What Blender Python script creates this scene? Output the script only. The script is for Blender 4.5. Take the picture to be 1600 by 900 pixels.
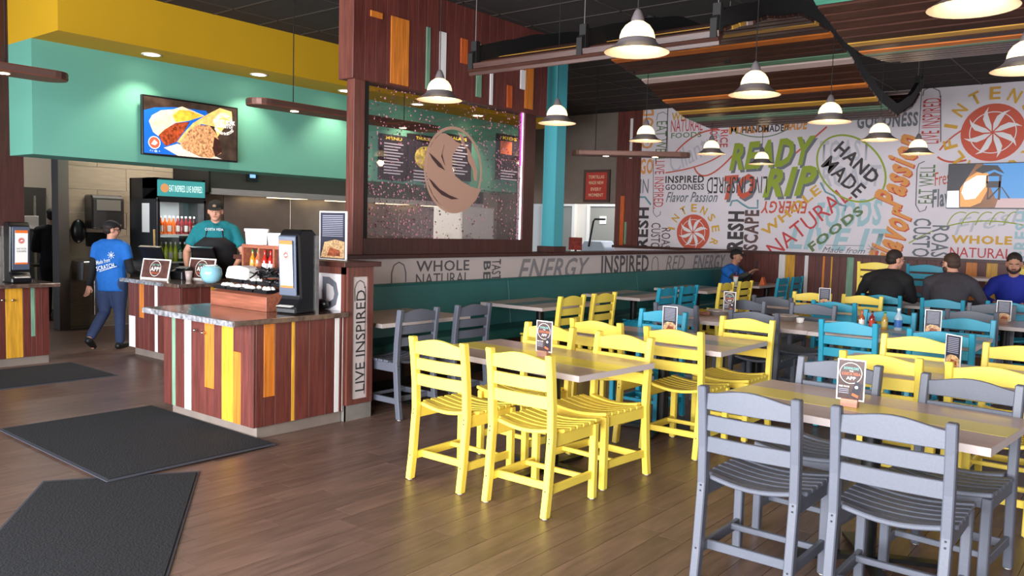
import bpy, bmesh, math, random
from mathutils import Vector, Matrix
random.seed(7)
for o in list(bpy.data.objects): bpy.data.objects.remove(o, do_unlink=True)
S = bpy.context.scene; COL = S.collection; PI = math.pi
def lin(c):
    return tuple(((v/255)/12.92 if v/255 <= .04045 else ((v/255+.055)/1.055)**2.4) for v in c)
# ------------------------------------------------------------------ camera
EYE = Vector((0, 0, 1.6)); FPX = 1287.0
YAW, PITCH, ROLL = (math.radians(a) for a in (38.5, -4.2, 1.54))
FWD = Vector((-math.sin(YAW)*math.cos(PITCH), math.cos(YAW)*math.cos(PITCH), math.sin(PITCH)))
_r = Vector((math.cos(YAW), math.sin(YAW), 0)); _u = _r.cross(FWD)
RGT = math.cos(ROLL)*_r + math.sin(ROLL)*_u; UPV = -math.sin(ROLL)*_r + math.cos(ROLL)*_u
cd = bpy.data.cameras.new('camera'); cd.sensor_width = 36; cd.lens = FPX/1600*36; cd.clip_start = .05; cd.clip_end = 200
co = bpy.data.objects.new('camera', cd); COL.objects.link(co)
m = Matrix((RGT, UPV, -FWD)).transposed().to_4x4(); m.translation = EYE; co.matrix_world = m
S.camera = co
# ------------------------------------------------------------------ world, daylight, exposure
w = bpy.data.worlds.new('world'); S.world = w; w.use_nodes = True
w.node_tree.nodes['Background'].inputs[0].default_value = (.62, .78, 1, 1); w.node_tree.nodes['Background'].inputs[1].default_value = 1.0
S.view_settings.view_transform = 'Standard'; S.view_settings.look = 'None'; S.view_settings.gamma = 1
S.view_settings.use_curve_mapping = False; S.view_settings.exposure = .33
def area(name, loc, rot, sx, sy, power, col=(1, 1, 1)):
    l = bpy.data.lights.new(name, 'AREA'); l.shape = 'RECTANGLE'; l.size = sx; l.size_y = sy; l.energy = power; l.color = col
    o = bpy.data.objects.new(name, l); COL.objects.link(o); o.location = loc; o.rotation_euler = rot; return o
# daylight coming in through the three storefront windows behind the camera
WIN = [(-9.2, -5.9), (-5.5, -2.2), (-1.8, 1.5)]
FRONT = -2.6
for i, (a, b) in enumerate(WIN):
    area('daylight', ((a+b)/2, FRONT-.12, 1.65), (PI/2, 0, 0), b-a-.1, 2.6, (330, 640, 800)[i], (.95, .97, 1))
WINR = [(6.6, 9.2), (9.6, 12.2)]
for a, b in WINR: area('daylight', (4.62, (a+b)/2, 1.8), (PI/2, 0, PI/2), b-a-.1, 2.4, 60, (.92, .96, 1))
# ------------------------------------------------------------------ pixel -> place on a known plane
def ray(u, v): return FWD + RGT*((u-800)/FPX) - UPV*((v-450)/FPX)
def onx(u, v, x): d = ray(u, v); return EYE + d*(x/d.x)
def ony(u, v, y): d = ray(u, v); return EYE + d*(y/d.y)
def onz(u, v, z): d = ray(u, v); return EYE + d*((z-1.6)/d.z)
def px(p):
    q = Vector(p)-EYE; z = q.dot(FWD)
    return (800+FPX*q.dot(RGT)/z, 450-FPX*q.dot(UPV)/z, z) if z > .05 else (-9999, -9999, -1)
# ------------------------------------------------------------------ materials
MATS = {}
def mat(name, rgb, rough=.5, metal=0., var=0., scale=6., stretch=(1, 1, 1), bump=0., emit=0., rnd=0., trans=0., ior=1.45, spec=.5, rgb2=None, alpha=1., detail=3, coat=0.):
    if name in MATS: return MATS[name]
    m = bpy.data.materials.new(name); m.use_nodes = True; nt = m.node_tree; b = nt.nodes['Principled BSDF']
    c = (*lin(rgb), 1); b.inputs['Base Color'].default_value = c
    b.inputs['Roughness'].default_value = rough; b.inputs['Metallic'].default_value = metal
    b.inputs['Specular IOR Level'].default_value = spec; b.inputs['IOR'].default_value = ior; b.inputs['Alpha'].default_value = alpha
    if coat: b.inputs['Coat Weight'].default_value = coat; b.inputs['Coat Roughness'].default_value = .15
    if trans: b.inputs['Transmission Weight'].default_value = trans
    src = None
    if var or bump:
        tc = nt.nodes.new('ShaderNodeTexCoord'); mp = nt.nodes.new('ShaderNodeMapping'); mp.inputs['Scale'].default_value = stretch
        nz = nt.nodes.new('ShaderNodeTexNoise'); nz.inputs['Scale'].default_value = scale; nz.inputs['Detail'].default_value = detail
        oi = nt.nodes.new('ShaderNodeObjectInfo'); ad = nt.nodes.new('ShaderNodeVectorMath'); ad.operation = 'MULTIPLY_ADD'
        cb = nt.nodes.new('ShaderNodeCombineXYZ')
        for k in range(3): nt.links.new(oi.outputs['Random'], cb.inputs[k])
        ad.inputs[1].default_value = (1, 1, 1)
        nt.links.new(tc.outputs['Object'], ad.inputs[0]); sc = nt.nodes.new('ShaderNodeVectorMath'); sc.operation = 'SCALE'; sc.inputs['Scale'].default_value = 17
        nt.links.new(cb.outputs[0], sc.inputs[0]); nt.links.new(sc.outputs[0], ad.inputs[2])
        nt.links.new(ad.outputs[0], mp.inputs['Vector']); nt.links.new(mp.outputs[0], nz.inputs['Vector'])
        if var:
            rp = nt.nodes.new('ShaderNodeValToRGB'); e = rp.color_ramp.elements; e[0].position = .3; e[1].position = .7
            if rgb2: e[0].color = c; e[1].color = (*lin(rgb2), 1)
            else:
                e[0].color = (*[v*(1-var) for v in c[:3]], 1); e[1].color = (*[min(1, v*(1+var)) for v in c[:3]], 1)
            nt.links.new(nz.outputs['Fac'], rp.inputs['Fac']); src = rp.outputs['Color']
        if bump:
            bp = nt.nodes.new('ShaderNodeBump'); bp.inputs['Strength'].default_value = bump; bp.inputs['Distance'].default_value = .01
            nt.links.new(nz.outputs['Fac'], bp.inputs['Height']); nt.links.new(bp.outputs[0], b.inputs['Normal'])
    if rnd:
        oi = nt.nodes.new('ShaderNodeObjectInfo'); mr = nt.nodes.new('ShaderNodeMapRange'); mr.inputs['To Min'].default_value = 1-rnd; mr.inputs['To Max'].default_value = 1+rnd
        hs = nt.nodes.new('ShaderNodeHueSaturation'); nt.links.new(oi.outputs['Random'], mr.inputs['Value']); nt.links.new(mr.outputs[0], hs.inputs['Value'])
        if src: nt.links.new(src, hs.inputs['Color'])
        else: hs.inputs['Color'].default_value = c
        src = hs.outputs['Color']
    if src: nt.links.new(src, b.inputs['Base Color'])
    if emit:
        b.inputs['Emission Strength'].default_value = emit
        if src: nt.links.new(src, b.inputs['Emission Color'])
        else: b.inputs['Emission Color'].default_value = c
    MATS[name] = m; return m
def wood(name, rgb, axis=2, rough=.45, var=.28, rnd=.12):
    s = [9, 9, 9]; s[axis] = .7
    return mat(name, rgb, rough, var=var, scale=5, stretch=tuple(s), bump=.08, rnd=rnd, detail=6)
BROWN = wood('stained_brown', (95, 46, 40)); ORANGE = wood('stained_orange', (200, 116, 40)); AMBER = wood('stained_yellow', (208, 152, 46))
WHITEP = wood('white_wash', (226, 220, 218), var=.06, rnd=.03); GREENP = wood('sage_plank', (112, 146, 122)); REDOR = wood('stained_red_orange', (190, 88, 36))
PL = dict(b=BROWN, o=ORANGE, y=AMBER, w=WHITEP, g=GREENP, r=REDOR)
DARKW = wood('dark_brown_wood', (67, 33, 27), rnd=.04); MIDW = wood('framing_wood', (100, 55, 46), rnd=.04)
FLOORM = mat('floor_plank', (102, 79, 69), .38, var=.26, scale=4, stretch=(7, .8, 7), bump=.12, rnd=.13, detail=6)
GROUT = mat('grout', (44, 35, 30), .8); BLACK = mat('black_paint', (19, 16, 15), .7); BLACKTILE = mat('black_ceiling_tile', (42, 35, 32), .9, var=.2, scale=30, bump=.2, rnd=.08)
GRIDM = mat('ceiling_grid', (62, 54, 50), .6)
CHAIRC = dict(y=mat('yellow_poly', (246, 218, 88), .42, var=.03, scale=120, bump=.04), g=mat('slate_poly', (88, 91, 102), .42, var=.05, scale=120, bump=.04), b=mat('turquoise_poly', (30, 148, 176), .42, var=.03, scale=120, bump=.04))
STEEL = mat('brushed_steel', (190, 188, 184), .28, metal=1, var=.1, scale=4, stretch=(1, 1, 20)); DKMETAL = mat('dark_metal', (38, 37, 38), .4, metal=.6)
BLKPL = mat('black_plastic', (20, 20, 23), .3); WHITE = mat('white_paint', (232, 230, 226), .6); PAPER = mat('white_paper', (240, 238, 234), .8)
# ------------------------------------------------------------------ mesh helpers
class MB:
    def __init__(s): s.v = []; s.f = []; s.mi = []; s.smooth = []
    def add(s, vs, fs, mi=0, sm=False):
        n = len(s.v); s.v += [tuple(v) for v in vs]
        for f in fs: s.f.append([n+i for i in f]); s.mi.append(mi); s.smooth.append(sm)
        return s
    def box(s, x0, x1, y0, y1, z0, z1, mi=0, M=None):
        vs = [Vector(p) for p in ((x0,y0,z0),(x1,y0,z0),(x1,y1,z0),(x0,y1,z0),(x0,y0,z1),(x1,y0,z1),(x1,y1,z1),(x0,y1,z1))]
        if M: vs = [M @ v for v in vs]
        return s.add(vs, [(0,3,2,1),(4,5,6,7),(0,1,5,4),(1,2,6,5),(2,3,7,6),(3,0,4,7)], mi)
    def cbox(s, c, d, mi=0, M=None): return s.box(c[0]-d[0]/2, c[0]+d[0]/2, c[1]-d[1]/2, c[1]+d[1]/2, c[2]-d[2]/2, c[2]+d[2]/2, mi, M)
    def bar(s, a, b, wx, wy, mi=0, up=(0, 0, 1)):
        a, b = Vector(a), Vector(b); d = (b-a).normalized(); u = Vector(up)
        if abs(d.dot(u)) > .98: u = Vector((0, 1, 0))
        x = d.cross(u).normalized(); y = x.cross(d)
        vs = [p+x*sx*wx/2+y*sy*wy/2 for p in (a, b) for sx, sy in ((-1,-1),(1,-1),(1,1),(-1,1))]
        return s.add(vs, [(0,1,2,3),(7,6,5,4),(0,4,5,1),(1,5,6,2),(2,6,7,3),(3,7,4,0)], mi)
    def tube(s, pts, r, n=8, mi=0, cap=True):
        pts = [Vector(p) for p in pts]; rs = r if isinstance(r, (list, tuple)) else [r]*len(pts); base = len(s.v); vs = []; px_ = None
        for i, p in enumerate(pts):
            d = ((pts[min(i+1, len(pts)-1)])-(pts[max(i-1, 0)])).normalized()
            if px_ is None: px_ = d.orthogonal().normalized()
            px_ = (px_ - d*px_.dot(d)).normalized(); y = d.cross(px_)
            vs += [p+(px_*math.cos(2*PI*k/n)+y*math.sin(2*PI*k/n))*rs[i] for k in range(n)]
        fs = [(i*n+k, i*n+(k+1) % n, (i+1)*n+(k+1) % n, (i+1)*n+k) for i in range(len(pts)-1) for k in range(n)]
        s.add(vs, fs, mi, True)
        if cap: s.add(vs[:n], [tuple(range(n-1, -1, -1))], mi); s.add(vs[-n:], [tuple(range(n))], mi)
        return s
    def lathe(s, prof, n=24, c=(0, 0, 0), mi=0, M=None):
        vs = [Vector((c[0]+r*math.cos(2*PI*k/n), c[1]+r*math.sin(2*PI*k/n), c[2]+z)) for r, z in prof for k in range(n)]
        if M: vs = [M @ v for v in vs]
        return s.add(vs, [(i*n+k, i*n+(k+1) % n, (i+1)*n+(k+1) % n, (i+1)*n+k) for i in range(len(prof)-1) for k in range(n)], mi, True)
    def prism(s, poly, y0, y1, mi=0, ax='y'):      # poly in (x,z), extruded along y
        n = len(poly); vs = [(p[0], y, p[1]) for y in (y0, y1) for p in poly]
        if ax == 'x': vs = [(v[1], v[0], v[2]) for v in vs]
        if ax == 'z': vs = [(v[0], v[2], v[1]) for v in vs]
        return s.add(vs, [tuple(range(n)), tuple(range(2*n-1, n-1, -1))]+[(i, n+i, n+(i+1) % n, (i+1) % n) for i in range(n)], mi)
    def ball(s, c, r, n=12, m=8, mi=0):
        r = r if isinstance(r, (tuple, list)) else (r, r, r)
        vs = [(c[0]+r[0]*math.sin(PI*i/m)*math.cos(2*PI*k/n), c[1]+r[1]*math.sin(PI*i/m)*math.sin(2*PI*k/n), c[2]+r[2]*math.cos(PI*i/m)) for i in range(m+1) for k in range(n)]
        return s.add(vs, [((i+1)*n+k, (i+1)*n+(k+1) % n, i*n+(k+1) % n, i*n+k) for i in range(m) for k in range(n)], mi, True)
    def mesh(s, name, mats, bevel=0, fixn=True):
        me = bpy.data.meshes.new(name); me.from_pydata(s.v, [], s.f)
        for mm in (mats if isinstance(mats, (list, tuple)) else [mats]): me.materials.append(mm)
        me.polygons.foreach_set('material_index', s.mi); me.polygons.foreach_set('use_smooth', s.smooth)
        if fixn or bevel:
            bm = bmesh.new(); bm.from_mesh(me)
            if bevel:
                bmesh.ops.bevel(bm, geom=[e for e in bm.edges if e.is_manifold and e.calc_face_angle(0) > .6], offset=bevel, segments=1, affect='EDGES', clamp_overlap=True)
            if fixn: bmesh.ops.recalc_face_normals(bm, faces=bm.faces)
            bm.to_mesh(me); bm.free()
        me.update(); return me
    def build(s, name, mats, parent=None, loc=None, rotz=0, bevel=0, fixn=True):
        return link(name, s.mesh(name, mats, bevel, fixn), parent, loc, rotz)
def link(name, me, parent=None, loc=None, rotz=0):
    o = bpy.data.objects.new(name, me); COL.objects.link(o)
    if parent: o.parent = parent
    if loc is not None: o.location = loc
    if rotz: o.rotation_euler = (0, 0, rotz)
    return o
def tag(o, label, cat, group=None, kind=None):
    o['label'] = label; o['category'] = cat
    if group: o['group'] = group
    if kind: o['kind'] = kind
    return o
def thing(name, label, cat, loc=(0, 0, 0), rotz=0, group=None): return tag(link(name, None, None, loc, rotz), label, cat, group)
def struct(o, label, cat): return tag(o, label, cat, None, 'structure')
def copy_tree(o, parent=None):
    c = o.copy(); COL.objects.link(c); c.parent = parent
    for ch in list(o.children): copy_tree(ch, c)
    return c
_bx = {}
def piece(name, d, m, parent, loc, bevel=.0015, rotz=0):       # a box piece whose mesh is shared by size and material
    k = (round(d[0], 4), round(d[1], 4), round(d[2], 4), m.name, bevel)
    if k not in _bx: _bx[k] = MB().cbox((0, 0, 0), d).mesh(name, m, bevel)
    return link(name, _bx[k], parent, loc, rotz)
_fc = {}
def text_mesh(s, m, w, h, rot=0, bold=0., shear=0., depth=.002, flip=False, arc=None, mirror=False):
    c = bpy.data.curves.new('t', 'FONT'); c.body = s; c.size = 1; c.offset = bold*.6; c.space_character = 1+bold*2.2; c.shear = shear; c.resolution_u = 2
    o = bpy.data.objects.new('t', c); COL.objects.link(o)
    me = bpy.data.meshes.new_from_object(o.evaluated_get(bpy.context.evaluated_depsgraph_get())); bpy.data.objects.remove(o); bpy.data.curves.remove(c)
    xs = [v.co.x for v in me.vertices]; ys = [v.co.y for v in me.vertices]
    x0, x1, y0, y1 = min(xs), max(xs), min(ys), max(ys); ca, sa = math.cos(rot), math.sin(rot)
    for v in me.vertices:
        x = ((v.co.x-x0)/(x1-x0)-.5)*w; y = ((v.co.y-y0)/(y1-y0)-.5)*h
        if arc: a = x/arc; x, y = math.sin(a)*(arc+y), math.cos(a)*(arc+y)-arc
        if mirror: x = -x
        v.co = (x*ca-y*sa, -depth if not mirror else -depth, x*sa+y*ca)
    if mirror: me.flip_normals()
    me.materials.clear(); me.materials.append(m); me.name = 'lettering'; return me
def text(parent, s, m, x, z, w, h, y=0., name='lettering', **k): return link(name, text_mesh(s, m, w, h, **k), parent, (x, y, z))
def flat(parent, name, m, pts, y=-.002):                        # flat printed shape in the x-z plane of its parent
    return MB().add([(p[0], y, p[1]) for p in pts], [tuple(range(len(pts)))]).build(name, m, parent, fixn=False)
def disc(cx, cz, rx, rz=None, n=28, a0=0, a1=2*PI): return [(cx+rx*math.cos(a0+(a1-a0)*i/n), cz+(rz or rx)*math.sin(a0+(a1-a0)*i/n)) for i in range(n if a1-a0 > 6.2 else n+1)]
def ring(parent, name, m, cx, cz, r0, r1, y=-.002, n=40, kz=1., a0=0, a1=2*PI):
    vs = []; fs = []
    for i in range(n+1):
        a = a0+(a1-a0)*i/n
        for r in (r0, r1): vs.append((cx+r*math.cos(a), y, cz+r*math.sin(a)*kz))
    for i in range(n): fs.append((2*i, 2*i+1, 2*i+3, 2*i+2))
    return MB().add(vs, fs).build(name, m, parent, fixn=False)
def ribbon(parent, name, m, pts, wd, y=-.003):
    vs = []; n = len(pts)
    for i, p in enumerate(pts):
        a, b = pts[max(0, i-1)], pts[min(n-1, i+1)]; dx, dz = b[0]-a[0], b[1]-a[1]; l = math.hypot(dx, dz) or 1
        vs += [(p[0]-dz/l*wd/2, y, p[1]+dx/l*wd/2), (p[0]+dz/l*wd/2, y, p[1]-dx/l*wd/2)]
    return MB().add(vs, [(2*i, 2*i+1, 2*i+3, 2*i+2) for i in range(n-1)]).build(name, m, parent, fixn=False)
# ================================================================== the setting
CEIL = 4.0; YB = 14.6; XP = -6.25
fl = struct(MB().box(-15, 4.5, FRONT, 18, -.2, -.006).build('floor', GROUT), 'dark brown wood-look plank tile floor', 'floor')
PW, PLN = .155, .93; plk = []
for i in range(int(-13.2/PW), int(4.4/PW)):
    off = random.random()*PLN
    for j in range(-4, 17):
        x0 = i*PW; y0 = j*PLN+off-.5
        if y0 < FRONT or y0+PLN > YB: continue
        c = (x0+PW/2, y0+PLN/2, 0); u, v, z = px(c); q = px((c[0], c[1]-PLN/2, 0))
        vis = (-60 < u < 1660 and -20 < v < 960) or (-60 < q[0] < 1660 and 400 < q[1] < 930)
        plk.append((0 if vis else 1, z if z > 0 else 99, x0, y0))
plk.sort(); pm = MB().box(-PW/2+.0014, PW/2-.0014, -PLN/2+.0014, PLN/2-.0014, -.012, 0).mesh('plank', FLOORM)
rest = MB()
for n, (vis, z, x0, y0) in enumerate(plk):
    if n < 300: link('plank', pm, fl, (x0+PW/2, y0+PLN/2, 0))
    else: rest.box(x0+.0014, x0+PW-.0014, y0+.0014, y0+PLN-.0014, -.012, 0)
o = rest.build('floor_planks', FLOORM, fl, fixn=False); o['kind'] = 'stuff'
# ceiling: black lay-in tiles in a thin grid
ce = struct(MB().box(-15, 4.5, FRONT, 18, CEIL+.03, CEIL+.15).build('ceiling', BLACK), 'black lay-in tile ceiling with thin grid', 'ceiling')
TX, TY = 1.22, .61; tm = MB().box(-TX/2+.014, TX/2-.014, -TY/2+.014, TY/2-.014, 0, .02).mesh('ceiling_tile', BLACKTILE); tl = []; gb = MB()
for i in range(-11, 4):
    gb.box(i*TX-.012, i*TX+.012, FRONT, YB, CEIL-.004, CEIL+.03)
    for j in range(-4, 24):
        u, v, z = px((i*TX+TX/2, j*TY+TY/2, CEIL)); tl.append((0 if -80 < u < 1680 and -120 < v < 900 else 1, z if z > 0 else 99, i*TX+TX/2, j*TY+TY/2))
for j in range(-4, 24): gb.box(-13.4, 4.4, j*TY-.012, j*TY+.012, CEIL-.004, CEIL+.03)
gb.build('ceiling_grid', GRIDM, ce, fixn=False); tl.sort(); rt = MB()
for n, (vis, z, x, y) in enumerate(tl):
    if not vis and n < 300 and n < 260: link('ceiling_tile', tm, ce, (x, y, CEIL+.002))
    else: rt.box(x-TX/2+.014, x+TX/2-.014, y-TY/2+.014, y+TY/2-.014, CEIL+.002, CEIL+.022)
rt.build('ceiling_tiles', BLACKTILE, ce, fixn=False)['kind'] = 'stuff'
# storefront wall with windows, behind the camera
WALLP = mat('wall_paint', (150, 120, 100), .8)
fw = MB(); xs = [-15] + [c for w_ in WIN for c in w_] + [4.5]
for i in range(0, len(xs), 2): fw.box(xs[i], xs[i+1], FRONT-.2, FRONT, 0, CEIL+.1)
for a, b in WIN: fw.box(a, b, FRONT-.2, FRONT, 0, .3); fw.box(a, b, FRONT-.2, FRONT, 3.0, CEIL+.1)
struct(fw.build('wall_front', WALLP), 'storefront wall with three wide windows', 'wall')
for i, (a, b) in enumerate(WIN):
    wf = MB()
    for x in (a, (a+b)/2, b): wf.box(x-.03, x+.03, FRONT-.08, FRONT-.02, .3, 3.0)
    for z in (.33, 2.2, 2.97): wf.box(a, b, FRONT-.08, FRONT-.02, z-.03, z+.03)
    struct(wf.build('window_%d' % (i+1), DKMETAL), 'dark metal framed storefront window', 'window')
rw = MB(); ys = [FRONT] + [c for w_ in WINR for c in w_] + [18]
for i in range(0, len(ys), 2): rw.box(4.5, 4.7, ys[i], ys[i+1], 0, CEIL+.1)
for a, b in WINR: rw.box(4.5, 4.7, a, b, 0, .4); rw.box(4.5, 4.7, a, b, 3.0, CEIL+.1)
struct(rw.build('wall_right', WALLP), 'brown side wall with two windows', 'wall')
for i, (a, b) in enumerate(WINR):
    wf = MB()
    for y in (a, (a+b)/2, b): wf.box(4.54, 4.58, y-.03, y+.03, .4, 3.0)
    for z in (.43, 2.97): wf.box(4.54, 4.58, a, b, z-.03, z+.03)
    struct(wf.build('window_%d' % (i+4), DKMETAL), 'dark metal framed side window', 'window')
# ---- mural wall
MUR = mat('mural_white', (222, 212, 218), .7, var=.03, scale=3)
wb = struct(MB().box(-8.95, 4.5, YB, YB+.15, 0, CEIL+.03).build('wall_back', MUR), 'white wall covered with a colourful lettering mural', 'wall')
struct(MB().box(-8.95, 4.5, YB-.1, YB, 1.25, 1.3).build('trim_1', DARKW), 'dark wooden ledge under the lettering mural', 'trim')
def planks(parent, seq, z0, z1, y0, d=.018, mx=None):
    for x0, x1, c, *zz in seq:
        za, zb = zz if zz else (z0, z1)
        piece('plank', (abs(x1-x0)-.003, d, zb-za), PL[c], parent, ((x0+x1)/2, y0-d/2, (za+zb)/2))
# wainscot of coloured planks, one by one
def wx(u): return ony(u, 440, YB).x
marks = [(1188, 1200, 'b'), (1216, 1226, 'w'), (1226, 1241, 'y'), (1256, 1262, 'w'), (1284, 1288, 'o'), (1297, 1300, 'y'), (1322, 1333, 'g'), (1508, 1526, 'o'), (1540, 1558, 'y'), (1580, 1600, 'y'), (1625, 1650, 'w')]
cur = XP; seq = []
def fillb(a, b):
    n = max(1, round((b-a)/.14))
    for k in range(n): seq.append((a+(b-a)*k/n, a+(b-a)*(k+1)/n, 'b'))
for u0, u1, c in marks:
    a, b = wx(u0), wx(u1)
    if a-cur > .02: fillb(cur, a)
    seq.append((a, b, c)); cur = b
fillb(cur, 1.5)
planks(wb, seq, .12, 1.25, YB)
struct(MB().box(XP, 4.5, YB-.03, YB, 0, .12).build('baseboard_back', mat('grey_base_tile', (112, 100, 94), .6, var=.15)), 'grey tile baseboard', 'baseboard')
# brown slatted end left of the mural
seq = [(-8.95, -8.78, 'b'), (-8.78, -8.72, 'b'), (-8.72, -8.55, 'b'), (-8.55, -8.39, 'b')]
planks(wb, seq, 1.3, CEIL, YB, .03)
piece('plank', (.09, .012, 1.0), REDOR, wb, (-8.77, YB-.036, 1.8)); piece('plank', (.06, .012, .8), WHITEP, wb, (-8.62, YB-.036, 3.45)); piece('plank', (.05, .012, .45), GREENP, wb, (-8.68, YB-.036, 1.55))
# ---- grey wall over the opening to the back room, and the back room
GREYW = mat('grey_brown_wall', (120, 108, 100), .8, var=.06)
struct(MB().box(-12.2, -8.95, YB, YB+.15, 2.14, CEIL+.03).box(-12.2, -11.25, YB, YB+.15, 0, 2.14).build('wall_back_grey', GREYW), 'grey wall above the opening to the back room', 'wall')
LW = mat('back_room_white', (226, 222, 214), .7)
struct(MB().box(-15, -6, 18, 18.15, 0, 4).build('wall_back_room', LW), 'white wall at the end of the back room', 'wall')
struct(MB().box(-8.95, -8.8, YB+.15, 18, 0, 4).build('wall_back_room_side', mat('pale_blue_wall', (186, 188, 208), .6)), 'pale bluish side wall of the back room', 'wall')
area('back_room_light', (-10.5, 16.4, 3.7), (0, 0, 0), 2, 1.5, 130, (1, .97, .92))
DOORG = mat('grey_door', (140, 140, 134), .5)
def backdoor(n, x0, x1):
    d = struct(MB().box(x0, x1, 17.93, 18, 0, 2.2).build('door_%d' % n, DOORG), 'grey steel door in the back room', 'door')
    MB().box(x0-.08, x0, 17.9, 18, 0, 2.28).box(x1, x1+.08, 17.9, 18, 0, 2.28).box(x0, x1, 17.9, 18, 2.2, 2.28).build('door_frame', WHITE, d)
    piece('notice', (.2, .01, .2), PAPER, d, ((x0+x1)/2, 17.92, 1.85)); return d
backdoor(1, -11.75, -10.95); backdoor(2, -13.2, -12.3)
# ---- kitchen: back wall with large beige tiles, steel panels
XK = -12.1
TILE = mat('beige_wall_tile', (150, 132, 112), .5, var=.12, scale=3, stretch=(1, 1.2, 14), rnd=.06); TG = mat('tile_grout', (196, 186, 172), .9)
wl = struct(MB().box(XK-.15, XK-.012, 5.1, YB, 0, CEIL).build('wall_left', TG), 'beige tiled wall of the open kitchen', 'wall')
for r in range(8):
    z = .02+r*.327; y = 5.16-(.42 if r % 2 else 0)
    while y < 7.6:
        a, b = max(y, 5.16), min(y+.84, 7.6)
        if b-a > .03: piece('tile', (.012, b-a-.006, .321), TILE, wl, (XK-.006, (a+b)/2, z+.16), .001)
        y += .84
KSTEEL = mat('kitchen_steel', (150, 138, 128), .3, metal=.9, var=.12, scale=3)
for k in range(4):
    piece('steel_panel', (.014, 1.29, 2.55), KSTEEL, wl, (XK-.005, 8.25+k*1.3, 1.28), .002)
struct(MB().box(XK-.15, XK+.06, 5.02, 5.16, 0, 2.7).build('trim_2', mat('grey_steel_jamb', (118, 108, 102), .4, metal=.5)), 'grey steel jamb beside the kitchen doorway', 'trim')
# unseen panels added behind the bulkhead to brighten the kitchen tiles and steel
for y in (6.2, 8.8, 11.2):
    t = thing('added_panel_light', 'flat unseen panel added to light the kitchen behind the bulkhead, %s from the doorway' % {6.2: 'first', 8.8: 'second', 11.2: 'third'}[y], 'light', (-11.2, y, 3.43), 0, 'added kitchen panel lights')
    MB().box(-.32, .32, -.62, .62, 0, .04).build('frame', WHITE, t); MB().box(-.29, .29, -.59, .59, -.004, 0).build('diffuser', mat('panel_glow', (255, 246, 232), .5, emit=2), t); area('kitchen_fill', (-11.2, y, 3.41), (0, 0, 0), .58, 1.18, 48, (1, .95, .86))
area('corridor_fill', (-13.6, 5.6, 3.1), (0, 0, 0), .5, .5, 22, (1, .95, .86))  # weak fill without a fixture, added to lift the dark corridor
# corridor behind the doorway
struct(MB().box(-15, -14.85, 3, 6.6, 0, 3.2).build('wall_corridor', mat('corridor_beige', (170, 160, 148), .8)), 'beige wall inside the kitchen corridor', 'wall')
struct(MB().box(-15, XK-.15, 6.6, 6.7, 0, 3.2).build('wall_corridor_side', mat('corridor_grey', (96, 92, 88), .7)), 'grey side wall of the kitchen corridor', 'wall')
dk = struct(MB().box(-14.85, -14.8, 5.3, 5.98, 0, 2.05).build('door_3', mat('dark_grey_door', (66, 64, 62), .5)), 'dark grey door in the kitchen corridor', 'door')
# brown panel wall left of the kitchen, grey stone tiles below
XW = ony(14, 150, 3.75).x; YE = onx(38, 300, XW).y
wp = struct(MB().box(XW-.2, XW-.02, FRONT, YE, 0, CEIL).build('wall_left_panel', BLACK), 'brown panelled wall with grey stone tile below', 'wall')
y = YE; k = 0
while y > 1.2:
    y2 = y-.3; piece('panel', (.02, .297, CEIL-1.36), DARKW, wp, (XW-.01, (y+y2)/2, (CEIL+1.36)/2)); y = y2
STONE = mat('grey_stone_tile', (126, 120, 114), .6, var=.2, scale=5, rnd=.08)
for r in range(4):
    y = YE
    while y > 1.2: piece('stone_tile', (.016, .446, .33), STONE, wp, (XW-.008, y-.225, .18+r*.336)); y -= .45
# teal bulkhead and yellow soffit with downlights
TEALW = mat('teal_paint', (98, 162, 144), .75, var=.03, scale=2); YELW = mat('mustard_paint', (192, 148, 14), .75, var=.03, scale=2)
XT = -9.6; YS = 3.75; ZB = 2.25; ZS = 3.47; YEND = 12.6
struct(MB().box(XW-.02, XT, YS, YEND, ZB, ZS).build('wall_bulkhead', TEALW), 'teal painted bulkhead over the order counter', 'wall')
struct(MB().box(XW-.02, -8.95, YS, YEND, ZS, CEIL).build('wall_soffit', YELW), 'mustard yellow soffit above the teal bulkhead', 'wall')
GLOW = mat('downlight_glow', (255, 236, 200), .5, emit=14)
def spot(loc, power, col=(1, .86, .66), size=2.2, blend=.6):
    l = bpy.data.lights.new('spot', 'SPOT'); l.energy = power; l.color = col; l.spot_size = size; l.spot_blend = blend; l.shadow_soft_size = .05
    o = bpy.data.objects.new('spot', l); COL.objects.link(o); o.location = loc; return o
dl = [onz(u, v, ZS) for u, v in ((237, 85), (401, 117), (537, 145))]; step = dl[1].y-dl[0].y
for k in range(6):
    p = (dl[0].x, dl[0].y+step*k, ZS)
    if p[1] > YEND-.2: break
    t = thing('recessed_downlight', 'round recessed downlight in the yellow soffit, %s from the brown panelled wall' % ('first', 'second', 'third', 'fourth', 'fifth', 'sixth')[k], 'light', p, 0, 'downlights in the yellow soffit')
    MB().lathe([(.11, 0), (.11, -.008), (.085, -.008), (.085, .0)], 20).build('trim_ring', WHITE, t)
    MB().lathe([(.0, -.003), (.085, -.003)], 20).build('lens', GLOW, t)
    spot((p[0], p[1], ZS-.02), 60, size=1.9)
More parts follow.
